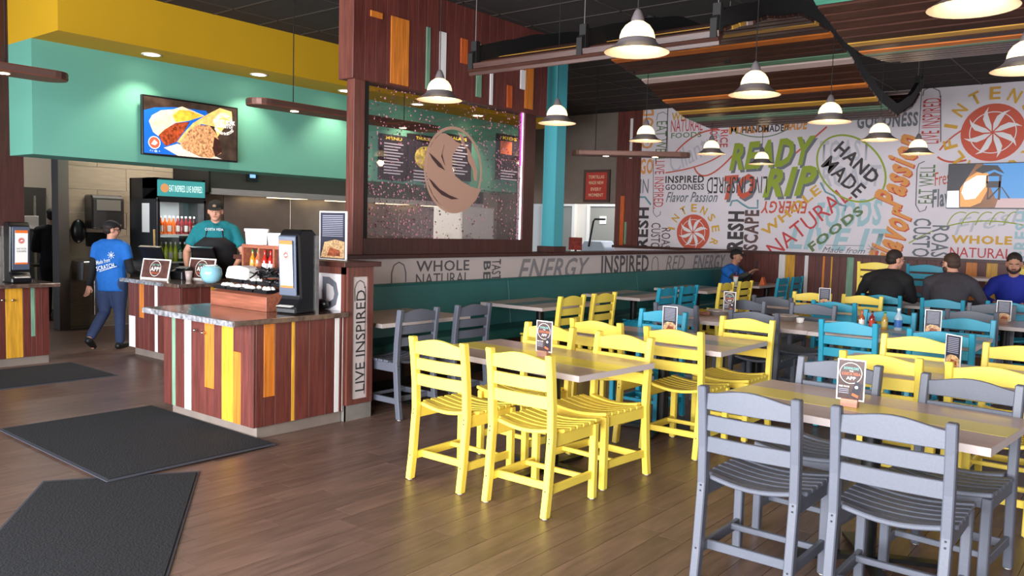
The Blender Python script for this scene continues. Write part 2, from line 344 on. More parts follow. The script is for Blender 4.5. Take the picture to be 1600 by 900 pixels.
# ---- partition with banquette side
wpn = struct(MB().box(XP-.3, XP, 4.31, YB, 0, 1.25).box(XP, -5.12, 4.31, 4.58, 0, 1.25).build('wall_partition', DARKW), 'low partition wall behind the banquette', 'wall')
MB().box(XP-.36, XP+.05, 4.25, YB, 1.25, 1.29).box(XP, -5.07, 4.25, 4.64, 1.25, 1.29).build('ledge', DARKW, wpn, bevel=.003)
MB().box(-5.12, -5.11, 4.3, 4.58, 0, .13).box(XP, -5.11, 4.3, 4.31, 0, .13).build('base_tile', STONE, wpn)
STRIP = mat('strip_grey', (190, 178, 176), .7); MB().box(XP, XP+.008, 4.58, YB, .9, 1.25).build('mural_strip', STRIP, wpn)
DG = mat('print_dark_grey', (84, 80, 84), .7); MG = mat('print_mid_grey', (128, 124, 128), .7); DK = mat('print_near_black', (46, 42, 44), .7)
# lettering strip above the bench (faces +X): local x -> +Y
sp = link('strip_print', None, wpn, (XP+.009, 0, 0), PI/2)
for s, y0, y1, z0, z1, m_, k in (('GY4', 4.65, 5.55, .92, 1.2, MG, dict(shear=.3, bold=.02)), ('WHOLE', 6.2, 7.05, 1.1, 1.22, DG, dict(bold=.02)), ('NATURAL', 6.2, 7.05, .95, 1.08, DG, dict()), ('TASTE', 7.45, 7.62, .92, 1.22, DG, dict(rot=-PI/2, bold=.02)), ('BE', 7.3, 7.43, .98, 1.2, DG, dict(rot=-PI/2, bold=.03)),
                                 ('ENERGY', 7.95, 9.55, .95, 1.22, MG, dict(shear=.35, bold=.03)), ('INSPIRED', 9.85, 11.2, .98, 1.24, DG, dict(bold=.03)), ('RED', 11.75, 12.4, .98, 1.22, MG, dict(shear=.3)), ('ENERGY', 12.7, 14.0, .96, 1.22, MG, dict(shear=.3, bold=.03))):
    w_, h_ = (y1-y0, z1-z0) if 'rot' not in k else (z1-z0, y1-y0)
    text(sp, s, m_, (y0+y1)/2, (z0+z1)/2, w_, h_, **k)
for y in (5.95, 11.4): ribbon(sp, 'outline', DG, [(y-.1, .92), (y-.1, 1.1), (y-.07, 1.18), (y, 1.21), (y+.07, 1.18), (y+.1, 1.1), (y+.1, 1.0)], .012)
# end post with framed vertical lettering (faces +X) and D panel (faces -Y)
MB().box(-5.12, -5.10, 4.31, 4.365, .13, 1.25).box(-5.12, -5.10, 4.525, 4.58, .13, 1.25).box(-5.12, -5.10, 4.365, 4.525, 1.17, 1.25).box(-5.12, -5.10, 4.365, 4.525, .13, .17).build('post_frame', MIDW, wpn)
MB().box(-5.12, -5.114, 4.365, 4.525, .17, 1.17).build('lettering_panel', STRIP, wpn)
pp = link('post_print', None, wpn, (-5.113, 4.445, 0), PI/2)
text(pp, 'LIVE INSPIRED.', DK, .012, .66, .86, .1, rot=PI/2)
ribbon(pp, 'outline', DK, [(-.05, .97), (-.055, 1.07), (-.035, 1.12), (0, 1.14), (.04, 1.12), (.06, 1.06), (.06, .2)], .006)
MB().box(-5.5, -5.16, 4.3, 4.31, .86, 1.2).build('grey_panel', mat('strip_light', (214, 208, 210), .7), wpn)
MB().box(-5.16, -5.12, 4.29, 4.31, .13, 1.25).box(-5.6, -5.12, 4.29, 4.31, 1.19, 1.25).build('panel_frame', MIDW, wpn)
dp = link('panel_print', None, wpn, (-5.3, 4.299, 1.03)); text(dp, 'D', mat('print_slate', (104, 106, 116), .7), 0, 0, .2, .26, bold=.06)
# screen frame above the ledge: posts, bottom rail, header of coloured planks
MB().box(XP-.11, XP, 5.33, 5.47, 1.29, 3.0).build('frame_post', MIDW, wpn, bevel=.004); MB().box(XP-.11, XP, 8.03, 8.25, 1.29, 3.0).build('frame_post', DARKW, wpn, bevel=.004)
MB().box(XP-.1, XP+.01, 5.47, 8.03, 1.29, 1.455).build('frame_rail', DARKW, wpn, bevel=.004)
MB().box(XP-.1, XP-.012, 5.47, 5.53, 1.455, 3.0).build('shadow_gap', BLACK, wpn)
hd = MB().box(XP-.18, XP+.03, 5.28, 8.41, 2.99, CEIL).build('header', MIDW, wpn, bevel=.004)
XH = XP+.03
def hq(x, y): return onx(520+x/2.857, y/2.857, XH)
hpk = [(165, 218, 45, 80, 'o'), (257, 337, 70, 380, 'o'), (415, 432, 120, 400, 'g'), (475, 503, 140, 375, 'w'), (568, 598, 170, 285, 'r'), (640, 663, 195, 435, 'g'), (702, 714, 210, 470, 'w'), (775, 798, 380, 482, 'r'), (835, 857, 310, 400, 'w'), (857, 893, 290, 488, 'o')]
ye = [5.28]
for x0, x1, y0, y1, c in hpk:
    a, b = hq(x0, y0).y, hq(x1, y0).y; z1 = min(CEIL, hq(x0, y0).z); z0 = max(2.99, hq((x0+x1)/2, y1).z)
    piece('plank', (.012, b-a, z1-z0), PL[c], hd, (XH+.014, (a+b)/2, (z0+z1)/2))
n = 22
for k in range(n): piece('plank', (.008, (8.41-5.28)/n-.004, CEIL-2.992), BROWN, hd, (XH+.004, 5.28+(8.41-5.28)*(k+.5)/n, (CEIL+2.992)/2))
# teal steel column standing on the ledge
cl = struct(MB().box(XP-.2, XP, 8.70, 8.90, 1.29, CEIL).build('trim_3', mat('turquoise_column', (72, 160, 172), .5)), 'turquoise square column standing on the partition ledge', 'column')
MB().box(XP-.24, XP+.03, 8.66, 8.94, 1.29, 1.37).build('column_base', DARKW, cl, bevel=.004)
# ---- etched glass screen
def pane_mat(name, tint, gl=.06):
    m = bpy.data.materials.new(name); m.use_nodes = True; nt = m.node_tree; nt.nodes.remove(nt.nodes['Principled BSDF'])
    t = nt.nodes.new('ShaderNodeBsdfTransparent'); t.inputs[0].default_value = (*tint, 1); g = nt.nodes.new('ShaderNodeBsdfGlossy'); g.inputs['Roughness'].default_value = .02
    mx = nt.nodes.new('ShaderNodeMixShader'); mx.inputs[0].default_value = gl
    nt.links.new(t.outputs[0], mx.inputs[1]); nt.links.new(g.outputs[0], mx.inputs[2]); nt.links.new(mx.outputs[0], nt.nodes['Material Output'].inputs[0]); return m
GLASS = pane_mat('clear_glass', (.93, .95, .93)); PINKGL = pane_mat('pinkish_glass', (.9, .86, .84))
gp = thing('etched_glass_screen', 'large bubbled glass screen with an etched round wave emblem, framed above the banquette', 'glass screen', (XP-.05, 0, 1.455), PI/2)
MB().box(5.53, 8.03, -.006, .006, 0, 1.54).build('pane', PINKGL, gp)
ETCH = mat('etched_frosting', (188, 148, 130), .8, alpha=.93)
def el(x, y):
    p = onx(640+x/5.293, 180+y/5.293, XP-.05); return (p.y, p.z-1.455)
def flat3(name, m_, pts, y): return MB().prism(pts, y-.003, y).build(name, m_, gp)
c0 = el(363, 455); rz = (el(363, 95)[1]-el(363, 815)[1])/2; rx = (el(605, 455)[0]-el(125, 455)[0])/2
ring(gp, 'emblem_ring', ETCH, c0[0], c0[1], rx*.93, rx, y=-.008, kz=rz/rx)
flat3('emblem_wave', ETCH, [el(*q) for q in ((130,420),(150,300),(200,205),(255,150),(290,150),(340,180),(380,220),(430,240),(400,260),(350,330),(345,420),(370,500),(430,550),(500,590),(560,610),(585,610),(545,700),(480,770),(400,805),(320,795),(250,740),(190,660),(150,560))], -.007)
flat3('emblem_crest', ETCH, [el(*q) for q in ((400,140),(440,170),(450,240),(490,290),(530,380),(555,470),(550,545),(530,540),(520,450),(480,380),(470,280),(430,240))], -.007)
SLIT = mat('emblem_gap', (70, 46, 48), .6)
for q in (((150,520),(180,545),(240,610),(320,660),(400,693),(340,696),(260,660),(190,590)), ((155,310),(200,350),(250,400),(285,455),(230,425),(180,360)), ((280,245),(262,320),(285,415),(255,340))): flat3('emblem_slit', SLIT, [el(*p) for p in q], -.0105)
bub = MB(); bub2 = MB(); R = random.Random(3)
for k in range(3300):
    y = 5.55+2.46*R.random(); z = 1.52*R.random()
    dens = .95 if (y < 6.5 and z < .62) else .5 if (y > 7.5) else .4 if z > 1.05 else .28
    if R.random() > dens or ((y-c0[0])/rx)**2+((z-c0[1])/rz)**2 < 1.02: continue
    r = R.uniform(.003, .0105); (bub if R.random() < .6 else bub2).ball((y, -.012, z), (r*R.uniform(.7, 1.6), .004, r*R.uniform(.7, 1.5)), 6, 4)
bub.build('bubbles_pink', mat('bubble_pink', (206, 140, 156), .3, alpha=.8), gp)['kind'] = 'stuff'; bub2.build('bubbles_plum', mat('bubble_plum', (96, 58, 74), .3, alpha=.85), gp)['kind'] = 'stuff'
MB().box(8.015, 8.028, -.02, -.008, 0, 1.54).build('light_strip', mat('white_led', (255, 236, 255), .5, emit=5), gp)
MB().box(8.0, 8.014, -.018, -.008, .9, 1.54).build('light_strip', mat('magenta_led', (214, 40, 170), .5, emit=2.5), gp)
# ================================================================== mural lettering (flat print on the back wall)
def pc(n, rgb): return mat('mural_'+n, tuple(c*.86+200*.14 for c in rgb), .7)
MC = dict(red=pc('red', (196, 52, 52)), redo=pc('brick', (202, 72, 48)), org=pc('orange', (226, 142, 66)), gold=pc('gold', (214, 156, 44)), grn=pc('lime', (140, 158, 34)), dgr=pc('olive', (88, 112, 68)), blk=pc('charcoal', (48, 40, 42)), brn=pc('umber', (84, 56, 54)), gry=pc('slate', (98, 102, 110)), lgt=pc('pale_blue', (158, 192, 202)), teal=pc('teal', (96, 140, 152)), pal=pc('pale_grey', (190, 186, 196)), wht=pc('cream', (232, 226, 228)))
mp_ = link('mural_print', None, wb, (0, YB, 0)); _lay = [0]
def lay(): _lay[0] += 1; return -.002-.00006*_lay[0]
def mt(s, c, u0, v0, u1, v1, rot=0, **k):
    a, b = ony(u0, v0, YB), ony(u1, v1, YB); w_, h_ = abs(b.x-a.x), abs(b.z-a.z)
    if abs(abs(rot)-90) < 1: w_, h_ = h_, w_
    return text(mp_, s, MC[c], (a.x+b.x)/2, (a.z+b.z)/2, w_, h_, y=lay(), rot=math.radians(rot), depth=0, **k)
def mtr(s, c, uc, vc, wp, hp, rot, **k):
    p = ony(uc, vc, YB); kx = ony(uc+1, vc, YB).x-p.x; kz = p.z-ony(uc, vc+1, YB).z; q = math.sqrt(kx*kz)
    return text(mp_, s, MC[c], p.x, p.z, wp*q, hp*q, y=lay(), rot=math.radians(rot), depth=0, **k)
def W2(u, v): p = ony(u, v, YB); return (p.x, p.z)
def line(c, pts, wd): ribbon(mp_, 'stroke', MC[c], [W2(*p) for p in pts], wd, y=lay())
def curve(p0, p1, p2, n=14): return [((1-t)**2*p0[0]+2*t*(1-t)*p1[0]+t*t*p2[0], (1-t)**2*p0[1]+2*t*(1-t)*p1[1]+t*t*p2[1]) for t in [i/n for i in range(n+1)]]
# background pale lettering and flowing strokes
mtr('TOAST', 'pal', 1320, 235, 80, 34, 0, bold=.04); mtr('ROAST', 'pal', 1330, 275, 90, 34, 0, bold=.04)
mtr('FOODS', 'lgt', 1325, 334, 105, 44, 5, bold=.06, shear=.25); mtr('LIVE IT', 'lgt', 1310, 374, 160, 36, 0, bold=.06, shear=.25); mtr('Cilantro', 'pal', 1085, 235, 90, 30, 28, shear=.3)
mtr('Fresh', 'pal', 1545, 345, 110, 26, 14, shear=.4)
line('redo', curve((1050, 245), (1085, 200), (1125, 203)), .03); line('redo', curve((1040, 270), (1100, 262), (1130, 240)), .025); line('redo', curve((1215, 262), (1250, 235), (1292, 198)), .03)
line('redo', curve((1085, 262), (1100, 300), (1160, 225)), .03); line('redo', curve((1465, 245), (1480, 258), (1510, 250)), .03); line('redo', curve((1468, 235), (1490, 205), (1530, 192)), .025)
for d in range(5): line('grn', curve((1480+22*d, 352), (1490+22*d, 326), (1510+20*d, 333)), .015)
line('grn', curve((1420, 380), (1500, 330), (1600, 352)), .018)
# left column
mt('GOOD', 'org', 1004, 168, 1020, 232, 90, bold=.04); mt('EAT WELL', 'dgr', 1026, 190, 1040, 252, -90); line('blk', [(1026, 188), (1028, 178), (1036, 175), (1043, 179), (1043, 248)], .012)
mt('WHOLE', 'gold', 1050, 176, 1097, 186, bold=.04); mt('NATURAL', 'red', 1049, 188, 1098, 204); mt('FOODS', 'dgr', 1049, 208, 1096, 214, bold=.02)
mt('LIVE INSPIRED.', 'red', 1024, 252, 1036, 326, -90); line('blk', [(1021, 250), (1021, 333), (1026, 339), (1032, 335), (1032, 330)], .012)
mt('GO', 'org', 1001, 248, 1020, 272, bold=.05); mt('IN', 'gry', 1001, 280, 1013, 302); line('teal', [(1000, 308), (1008, 308), (1017, 320)], .04)
mt('RESH', 'blk', 997, 324, 1012, 388.5, 90, bold=.06); mt('CUSTO', 'brn', 1018, 348, 1031, 388.5, -90, bold=.01); mt('ROAS', 'brn', 1034, 356, 1047, 389, -90, bold=.01)
mt('INSPIRED', 'blk', 1040, 275, 1100, 285.5, bold=.05); mt('GOODNESS', 'blk', 1040, 288, 1100, 296.5, bold=.03); mt('Flavor Passion', 'gry', 1041, 300, 1121, 316, bold=.02, shear=.4)
mt('FOOD', 'red', 1109, 201, 1121, 224, -90, bold=.03); mt('RICE', 'red', 1126, 203, 1137, 230, -90, bold=.03); mt('MADE', 'org', 1140, 190, 1200, 207, bold=.05)
mt('HANDMADE', 'blk', 1160, 198, 1225, 205, bold=.04); line('dgr', curve((1145, 204), (1195, 228), (1240, 196)), .018); mt('MADE', 'org', 1225, 188, 1262, 202, bold=.06, shear=.2)
# big slogan, with grey drop shadow
for s, c, uc, vc, w_, h_ in (('TO', 'redo', 1155, 292, 50, 38), ('READY', 'grn', 1205, 240, 138, 43), ('RIP', 'grn', 1233, 284, 86, 45)):
    mtr(s, 'gry', uc+3, vc+4, w_, h_, 3, bold=.07, shear=.35); mtr(s, c, uc, vc, w_, h_, 3, bold=.07, shear=.35)
mt('LIVE INSPIRED', 'blk', 1105, 277, 1198, 302, 180, bold=0); mt('ENERGY', 'redo', 1189, 314, 1261, 334, 180, bold=.03, shear=.2)
mt('RESH', 'blk', 1138, 330, 1161, 391, 90, bold=.07); mt('SCAPE', 'brn', 1164, 328, 1184, 391.5, 90, bold=.06); line('teal', [(1141, 322), (1144, 314), (1152, 313), (1160, 319), (1170, 325), (1184, 325), (1184, 312)], .035)
mtr('WHOLE', 'gold', 1235, 330, 110, 15, 40, bold=.04); mtr('NATURAL', 'red', 1262, 348, 150, 26, 40); mtr('FOODS', 'dgr', 1305, 358, 100, 15, 40, bold=.06)
line('teal', [(1282, 285), (1290, 300), (1303, 306), (1312, 320), (1322, 322), (1320, 330)], .03)
# handmade badge
p = W2(1329, 263); q = W2(1329, 213); kk = (q[1]-p[1])
_a = math.radians(-44); line_pts = []
for _i in range(49):
    _q = 2*PI*_i/48; _x, _z = kk*1.22*math.cos(_q), kk*.86*math.sin(_q); line_pts.append((p[0]+_x*math.cos(_a)-_z*math.sin(_a), p[1]+_x*math.sin(_a)+_z*math.cos(_a)))
ribbon(mp_, 'badge_outline', MC['grn'], line_pts, .03, y=lay())
mtr('HAND', 'blk', 1339, 254, 84, 21, -42, bold=.05); mtr('MADE', 'blk', 1318, 276, 78, 23, -42, bold=.03)
mt('GOODNESS', 'gry', 1340, 180, 1434, 197, bold=.06)
for o_, c in ((2, 'redo'), (0, 'org')):
    mtr('Passion', c, 1402+o_, 266+o_, 116, 46, 77, bold=.05 if c == 'org' else .09, shear=.35); mtr('Flavor', c, 1391+o_, 368+o_, 96, 46, 77, bold=.05 if c == 'org' else .09, shear=.35)
mtr('Made from', 'gry', 1318, 391, 66, 9, 0, shear=.4); line('gry', [(1290, 383), (1350, 384)], .008)
for a in range(4): line('gry', [(1363-9*math.cos(a*PI/4), 389-9*math.sin(a*PI/4)), (1363+9*math.cos(a*PI/4), 389+9*math.sin(a*PI/4))], .008)
mt('LIVE INSPIRED.', 'red', 1443, 152, 1467, 224, 90); line('blk', [(1442, 150), (1444, 141), (1455, 136), (1468, 142), (1470, 152), (1470, 222)], .012)
mt('EAT WELL', 'dgr', 1438, 258, 1458, 318, 90); line('blk', [(1445, 252), (1436, 256), (1433, 264), (1431, 320), (1437, 331), (1446, 328), (1448, 322)], .012)
mtr('Fresh', 'redo', 1475, 278, 30, 22, 10, shear=.3); mtr('Flavor', 'gry', 1478, 308, 44, 30, 8, shear=.3, bold=.04)
mt('CUSTO', 'gry', 1428, 341, 1452, 402, -90, bold=.02); mt('ROAS', 'gry', 1457, 352, 1481, 402.5, -90, bold=.02)
mt('WHOLE', 'gold', 1487, 367, 1581, 383, bold=.06); mt('NATURAL', 'red', 1485, 386, 1580, 405); mt('FRESH', 'lgt', 1588, 330, 1606, 404, 90, bold=.04)
# the two round chilli emblems
def emblem(uc, vc, rp, words):
    p = W2(uc, vc); r = W2(uc, vc-rp)[1]-p[1]
    flat(mp_, 'emblem_disc', MC['redo'], disc(p[0], p[1], r, n=40), y=lay()); ring(mp_, 'emblem_ring', MC['wht'], p[0], p[1], r*.70, r*.73, y=lay())
    for k in range(8):
        a = k*PI/4+.3; ca, sa = math.cos(a), math.sin(a); pts = [(.05, .02), (.28, .14), (.55, .17), (.76, .06), (.9, -.1), (.74, -.02), (.5, -.02), (.25, -.03)]
        flat(mp_, 'emblem_chilli', MC['wht'], [(p[0]+r*(x*ca-z*sa), p[1]+r*(x*sa+z*ca)) for x, z in pts], y=lay())
    for ch, ang in words:
        R_ = r*1.36; a = math.radians(ang)
        text(mp_, ch, MC['gold'], p[0]+R_*math.sin(a), p[1]+R_*math.cos(a), r*(.34 if ch != 'I' else .12), r*.44, y=lay(), rot=-a, depth=0, bold=.035)
emblem(1083, 363, 28, list(zip('INTENSE', (-82, -55, -28, 0, 26, 52, 80)))+[('R', 112)])
emblem(1551, 207, 45, list(zip('INTENSE', (-78, -52, -26, 0, 26, 52, 78)))+list(zip('FLAVOR', (-105, -128, -152, 176, 150, 122))))
# ================================================================== screens
def tv(name, label, loc, rotz, w_, h_):
    t = thing(name, label, 'television', loc, rotz)
    MB().cbox((0, -.03, 0), (w_, .05, h_)).build('housing', BLKPL, t, bevel=.006); MB().cbox((0, .03, 0), (w_*.4, .075, h_*.4)).build('wall_bracket', DKMETAL, t); return t
def sc(n, rgb, e=1.0, **k): return mat('screen_'+n, rgb, .4, emit=e*.6, **k)
p0, p1, p2 = onx(214.2, 147.7, XT), onx(364, 169.8, XT), onx(213.5, 241.5, XT); w_, h_ = p1.y-p0.y, p0.z-p2.z
t = tv('wall_television', 'flat television showing a burrito advert on the teal bulkhead', (XT+.06, (p0.y+p1.y)/2, (p0.z+p2.z)/2), PI/2, w_, h_)
def q1(x, y): # picture coordinates read off the screen (40..1150, 60..860 skewed)
    fx = (x-40)/1110; top = 70+150*fx; bot = 750+105*fx; fy = (y-top)/(bot-top); return (-.485*w_+.97*w_*max(0, min(1, fx)), h_*(.47-.94*max(0, min(1, fy))))
def sq(n, pts, m_, y): return flat(t, n, m_, [q1(*p) for p in pts], y=-.056-y)
sq('screen', [(40, 60), (1150, 220), (1150, 860), (40, 750)], sc('dark', (58, 44, 36), .8, var=.5, scale=8), 0)
sq('picture_plate', [(40, 240), (160, 205), (400, 200), (760, 240), (800, 300), (700, 700), (400, 780), (40, 750)], sc('blue', (20, 96, 190), .9), .0006)
sq('picture_rice', [(260, 690), (420, 640), (560, 700), (780, 760), (960, 830), (700, 830), (420, 790)], sc('rice', (232, 216, 196), .8, var=.3, scale=40), .0012)
sq('picture_tortilla', [(95, 370), (130, 300), (230, 240), (370, 225), (470, 190), (600, 240), (740, 300), (560, 360), (390, 390), (260, 480), (200, 550), (140, 500)], sc('tortilla', (232, 208, 168), .8, var=.25, scale=14), .0018)
sq('picture_cheese', [(360, 300), (440, 230), (560, 240), (720, 300), (560, 360), (400, 380)], sc('cheese', (222, 178, 60), .8, var=.3, scale=22), .0024)
sq('picture_filling', [(200, 540), (270, 470), (400, 390), (560, 375), (500, 480), (400, 620), (280, 670), (230, 600)], sc('beef', (150, 62, 30), .8, var=.7, scale=34), .0026)
sq('picture_tortilla', [(410, 620), (500, 500), (600, 390), (760, 290), (930, 205), (1080, 250), (1090, 330), (960, 480), (900, 560), (860, 430), (700, 400), (560, 470), (440, 630)], sc('tortilla2', (226, 190, 110), .8, var=.25, scale=14), .003)
sq('picture_filling', [(440, 630), (560, 470), (640, 410), (800, 420), (870, 500), (920, 600), (950, 760), (820, 815), (680, 800), (560, 740), (480, 700)], sc('pork', (206, 140, 96), .8, var=.75, scale=40), .0034)
sq('picture_filling', [(860, 560), (930, 600), (960, 740), (870, 800), (840, 700)], sc('beans', (54, 28, 22), .8, var=.6, scale=40), .0038)
SW = sc('white', (245, 240, 232), 1.0)
def st(s, x, y, wx_, hx_, **k): q = q1(x, y); text(t, s, SW, q[0], q[1], wx_*w_/1110, hx_*h_/690, y=-.062, depth=0, **k)
st('SWEET PORK', 985, 378, 270, 52, bold=.06); st('BURRITO', 980, 425, 190, 48, bold=.06); st('SMOTHER TA', 985, 300, 220, 40, bold=.03, arc=.13); st('SMOTHER TA BEYOND', 985, 520, 250, 36, bold=.03, arc=-.16)
q = q1(980, 395); ring(t, 'picture_ring', SW, q[0], q[1], .125, .13, y=-.0605); q = q1(153, 628); flat(t, 'picture_badge', SW, disc(*q, .075), y=-.0605); flat(t, 'picture_badge', sc('badge', (188, 96, 70), .8), disc(*q, .066), y=-.061)
flat(t, 'picture_badge', SW, [(q[0]-.04, q[1]-.02), (q[0], q[1]+.035), (q[0]+.04, q[1]), (q[0]+.01, q[1]-.03)], y=-.0615); st('f v @ +', 160, 730, 110, 26)
# second television on the mural wall: beach at sunset
a, b = ony(1484.6, 257, YB), ony(1480, 326, YB); h2 = a.z-b.z; w2 = h2*1.77
t = tv('wall_television', 'flat television showing a beach lifeguard tower on the mural wall', (a.x+w2/2, YB-.06, (a.z+b.z)/2), 0, w2, h2)
def q2(x, y): return (-w2/2+w2*.985*((x-390)/1560)+.006, h2/2-h2*((y-150)/620)*.97-.006)
def s2(n, pts, m_, y): return flat(t, n, m_, [q2(*p) for p in pts], y=-.056-y)
s2('screen', [(395, 155), (1950, 155), (1950, 770), (395, 770)], sc('dusk', (120, 74, 40), .8, var=.35, scale=3), 0)
s2('picture_sky', [(1000, 155), (1950, 155), (1950, 640), (1250, 640), (1100, 400)], sc('sky', (60, 124, 180), .9), .0006)
s2('picture_haze', [(620, 500), (720, 360), (900, 270), (1100, 290), (1130, 480), (1000, 700), (820, 760), (640, 760)], sc('haze', (206, 140, 70), .9), .0011)
s2('picture_sea', [(1300, 640), (1950, 640), (1950, 770), (1250, 770)], sc('sand', (180, 150, 150), .7), .0009)
s2('picture_dark', [(395, 155), (880, 155), (700, 400), (600, 520), (395, 530)], sc('night', (34, 32, 40), .5), .0012)
s2('picture_glow', [(690, 420), (900, 320), (1060, 320), (1060, 470), (900, 640), (720, 660), (650, 560)], sc('sun', (245, 240, 230), 1.4), .0015)
s2('picture_glow', [(395, 535), (600, 530), (620, 770), (395, 770)], sc('bright', (235, 240, 255), 1.4), .0018)
s2('picture_palm', [(860, 250), (1000, 170), (1250, 180), (1380, 300), (1200, 240), (1000, 290)], sc('palm', (44, 36, 40), .5), .0018)
TWR = sc('tower', (52, 38, 42), .5)
for q in (((1060, 330), (1200, 270), (1360, 330)), ((1070, 330), (1100, 330), (1100, 430), (1070, 430)), ((1290, 330), (1330, 330), (1330, 660), (1290, 660)), ((1080, 400), (1320, 400), (1320, 490), (1080, 490)), ((1100, 490), (1125, 490), (1125, 660), (1100, 660)), ((1330, 480), (1350, 480), (1500, 640), (1470, 640)), ((1120, 640), (1290, 490), (1305, 505), (1140, 660))): s2('picture_tower', q, TWR, .0022)
# ================================================================== slatted wave canopies
def interp(pts, y):
    for (a, za), (b, zb) in zip(pts, pts[1:]):
        if a <= y <= b:
            s = (y-a)/(b-a); s = s*s*(3-2*s)*.35+s*.65; return za+(zb-za)*s
    return pts[-1][1]
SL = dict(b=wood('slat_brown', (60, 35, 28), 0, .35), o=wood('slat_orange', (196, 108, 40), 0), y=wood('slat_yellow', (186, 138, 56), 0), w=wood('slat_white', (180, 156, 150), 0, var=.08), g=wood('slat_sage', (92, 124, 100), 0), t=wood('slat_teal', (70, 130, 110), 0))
CABLE = mat('steel_cable', (120, 116, 114), .4, metal=.8)
GAPS = []
def canopy(label, x0, x1, prof, cols, ribs, hang):
    t = thing('slatted_canopy', label, 'ceiling canopy', ((x0+x1)/2, prof[0][0], prof[0][1])); ox, oy, oz = t.location
    GAPS.append((x0, x1, [])); step = .135; y = prof[0][0]+.03; k = 0; s = 0; meshes = {}
    while y < prof[-1][0]-.03:
        z = interp(prof, y); dz = (interp(prof, y+.04)-interp(prof, y-.04))/.08; a = math.atan(dz); c = 'b'
        for yy, cc in cols:
            if abs(yy-y) <= step*math.cos(a)/2+.002: c = cc
        if c not in meshes: meshes[c] = MB().cbox((0, 0, 0), (x1-x0, .105, .028)).mesh('slat', SL[c], .003)
        o = link('slat', meshes[c], t, (0, y-oy, z-oz)); o.rotation_euler = (a, 0, 0); GAPS[-1][2].append(y+step*math.cos(a)/2); y += step*math.cos(a); k += 1
    for rx in ribs:
        n = 40; ys = [prof[0][0]+(prof[-1][0]-prof[0][0])*i/n for i in range(n+1)]; vs = []
        for yy in ys:
            z = interp(prof, yy)-oz
            for xx in (rx-.025, rx+.025):
                for zz in (z+.014, z+.15): vs.append((xx-ox, yy-oy, zz))
        fs = [(4*i+a_, 4*i+b_, 4*i+4+b_, 4*i+4+a_) for i in range(n) for a_, b_ in ((0, 1), (1, 3), (3, 2), (2, 0))]+[(0, 1, 3, 2), (4*n, 4*n+2, 4*n+3, 4*n+1)]
        MB().add(vs, fs).build('rib', BLACK, t)
        for yy in hang:
            z = interp(prof, yy)-oz
            MB().tube([(rx-ox, yy-oy, z+.1), (rx-ox, yy-oy, CEIL-oz)], .005, 6).build('cable', CABLE, t); MB().cbox((rx-ox, yy-oy, z+.1), (.06, .05, .24)).build('hanger', BLACK, t)
    return t
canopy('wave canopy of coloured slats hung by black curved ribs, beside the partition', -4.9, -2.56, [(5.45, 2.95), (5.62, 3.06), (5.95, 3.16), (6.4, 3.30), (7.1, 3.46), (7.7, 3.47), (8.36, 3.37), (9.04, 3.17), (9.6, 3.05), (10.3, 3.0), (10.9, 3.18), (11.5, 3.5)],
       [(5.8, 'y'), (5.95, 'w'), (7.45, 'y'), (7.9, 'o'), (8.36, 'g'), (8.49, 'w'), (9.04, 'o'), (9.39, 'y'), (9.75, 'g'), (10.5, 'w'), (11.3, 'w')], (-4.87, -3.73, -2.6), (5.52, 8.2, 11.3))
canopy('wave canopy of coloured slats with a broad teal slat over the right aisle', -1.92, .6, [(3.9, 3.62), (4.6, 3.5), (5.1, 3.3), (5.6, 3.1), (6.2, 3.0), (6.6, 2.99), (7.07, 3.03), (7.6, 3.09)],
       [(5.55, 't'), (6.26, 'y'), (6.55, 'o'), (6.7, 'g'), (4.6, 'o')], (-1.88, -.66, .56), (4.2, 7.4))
# ================================================================== pendant lamps
PEWTER = mat('pewter_metal', (112, 104, 106), .38, metal=.3); ENAMEL = mat('cream_enamel', (196, 172, 148), .5)
SHADE = mat('lit_glass_shade', (255, 228, 178), .4, emit=1.2); BULB = mat('lit_bulb', (255, 226, 170), .4, emit=3.5)
ZR = 2.62
proto = thing('pendant_lamp', '', 'lamp', (0, 0, ZR))
MB().lathe([(.1875, 0), (.165, .012), (.135, .03), (.112, .052), (.106, .068), (.100, .07)], 32).build('metal_brim', PEWTER, proto)
MB().lathe([(.186, -.002), (.16, .008), (.130, .024), (.105, .045), (.098, .06)], 32).build('enamel_lining', ENAMEL, proto)
MB().lathe([(.102, .066), (.100, .09), (.09, .12), (.07, .148), (.038, .17)], 28).build('glass_shade', SHADE, proto)
MB().lathe([(.04, .166), (.036, .19), (.022, .225), (.012, .24), (.004, .243)], 20).build('socket_cap', PEWTER, proto)
MB().ball((0, 0, .05), (.05, .05, .04)).build('bulb', BULB, proto)
MB().tube([(0, 0, .24), (0, 0, CEIL-ZR)], .004, 6).build('cord', BLACK, proto)
MB().lathe([(.0, CEIL-ZR-.02), (.05, CEIL-ZR-.02), (.05, CEIL-ZR)], 16).build('ceiling_rose', BLACK, proto)
lamps = [(-4.73, y, 'partition') for y in (4.93, 6.55, 8.3, 10.0, 11.7)]+[(-2.46, y, 'middle') for y in (4.18, 5.89, 7.6, 9.22, 10.9)]+[(-.75, y, 'aisle') for y in (4.15, 5.85)]
LL = {'partition': 'bell pendant lamp in the row along the banquette, %s from the serving counter', 'middle': 'bell pendant lamp in the row over the middle tables, %s from the mural wall', 'aisle': 'bell pendant lamp below the canopy with the teal slat, %s from the mural wall'}; ORD = ('first', 'second', 'third', 'fourth', 'fifth')
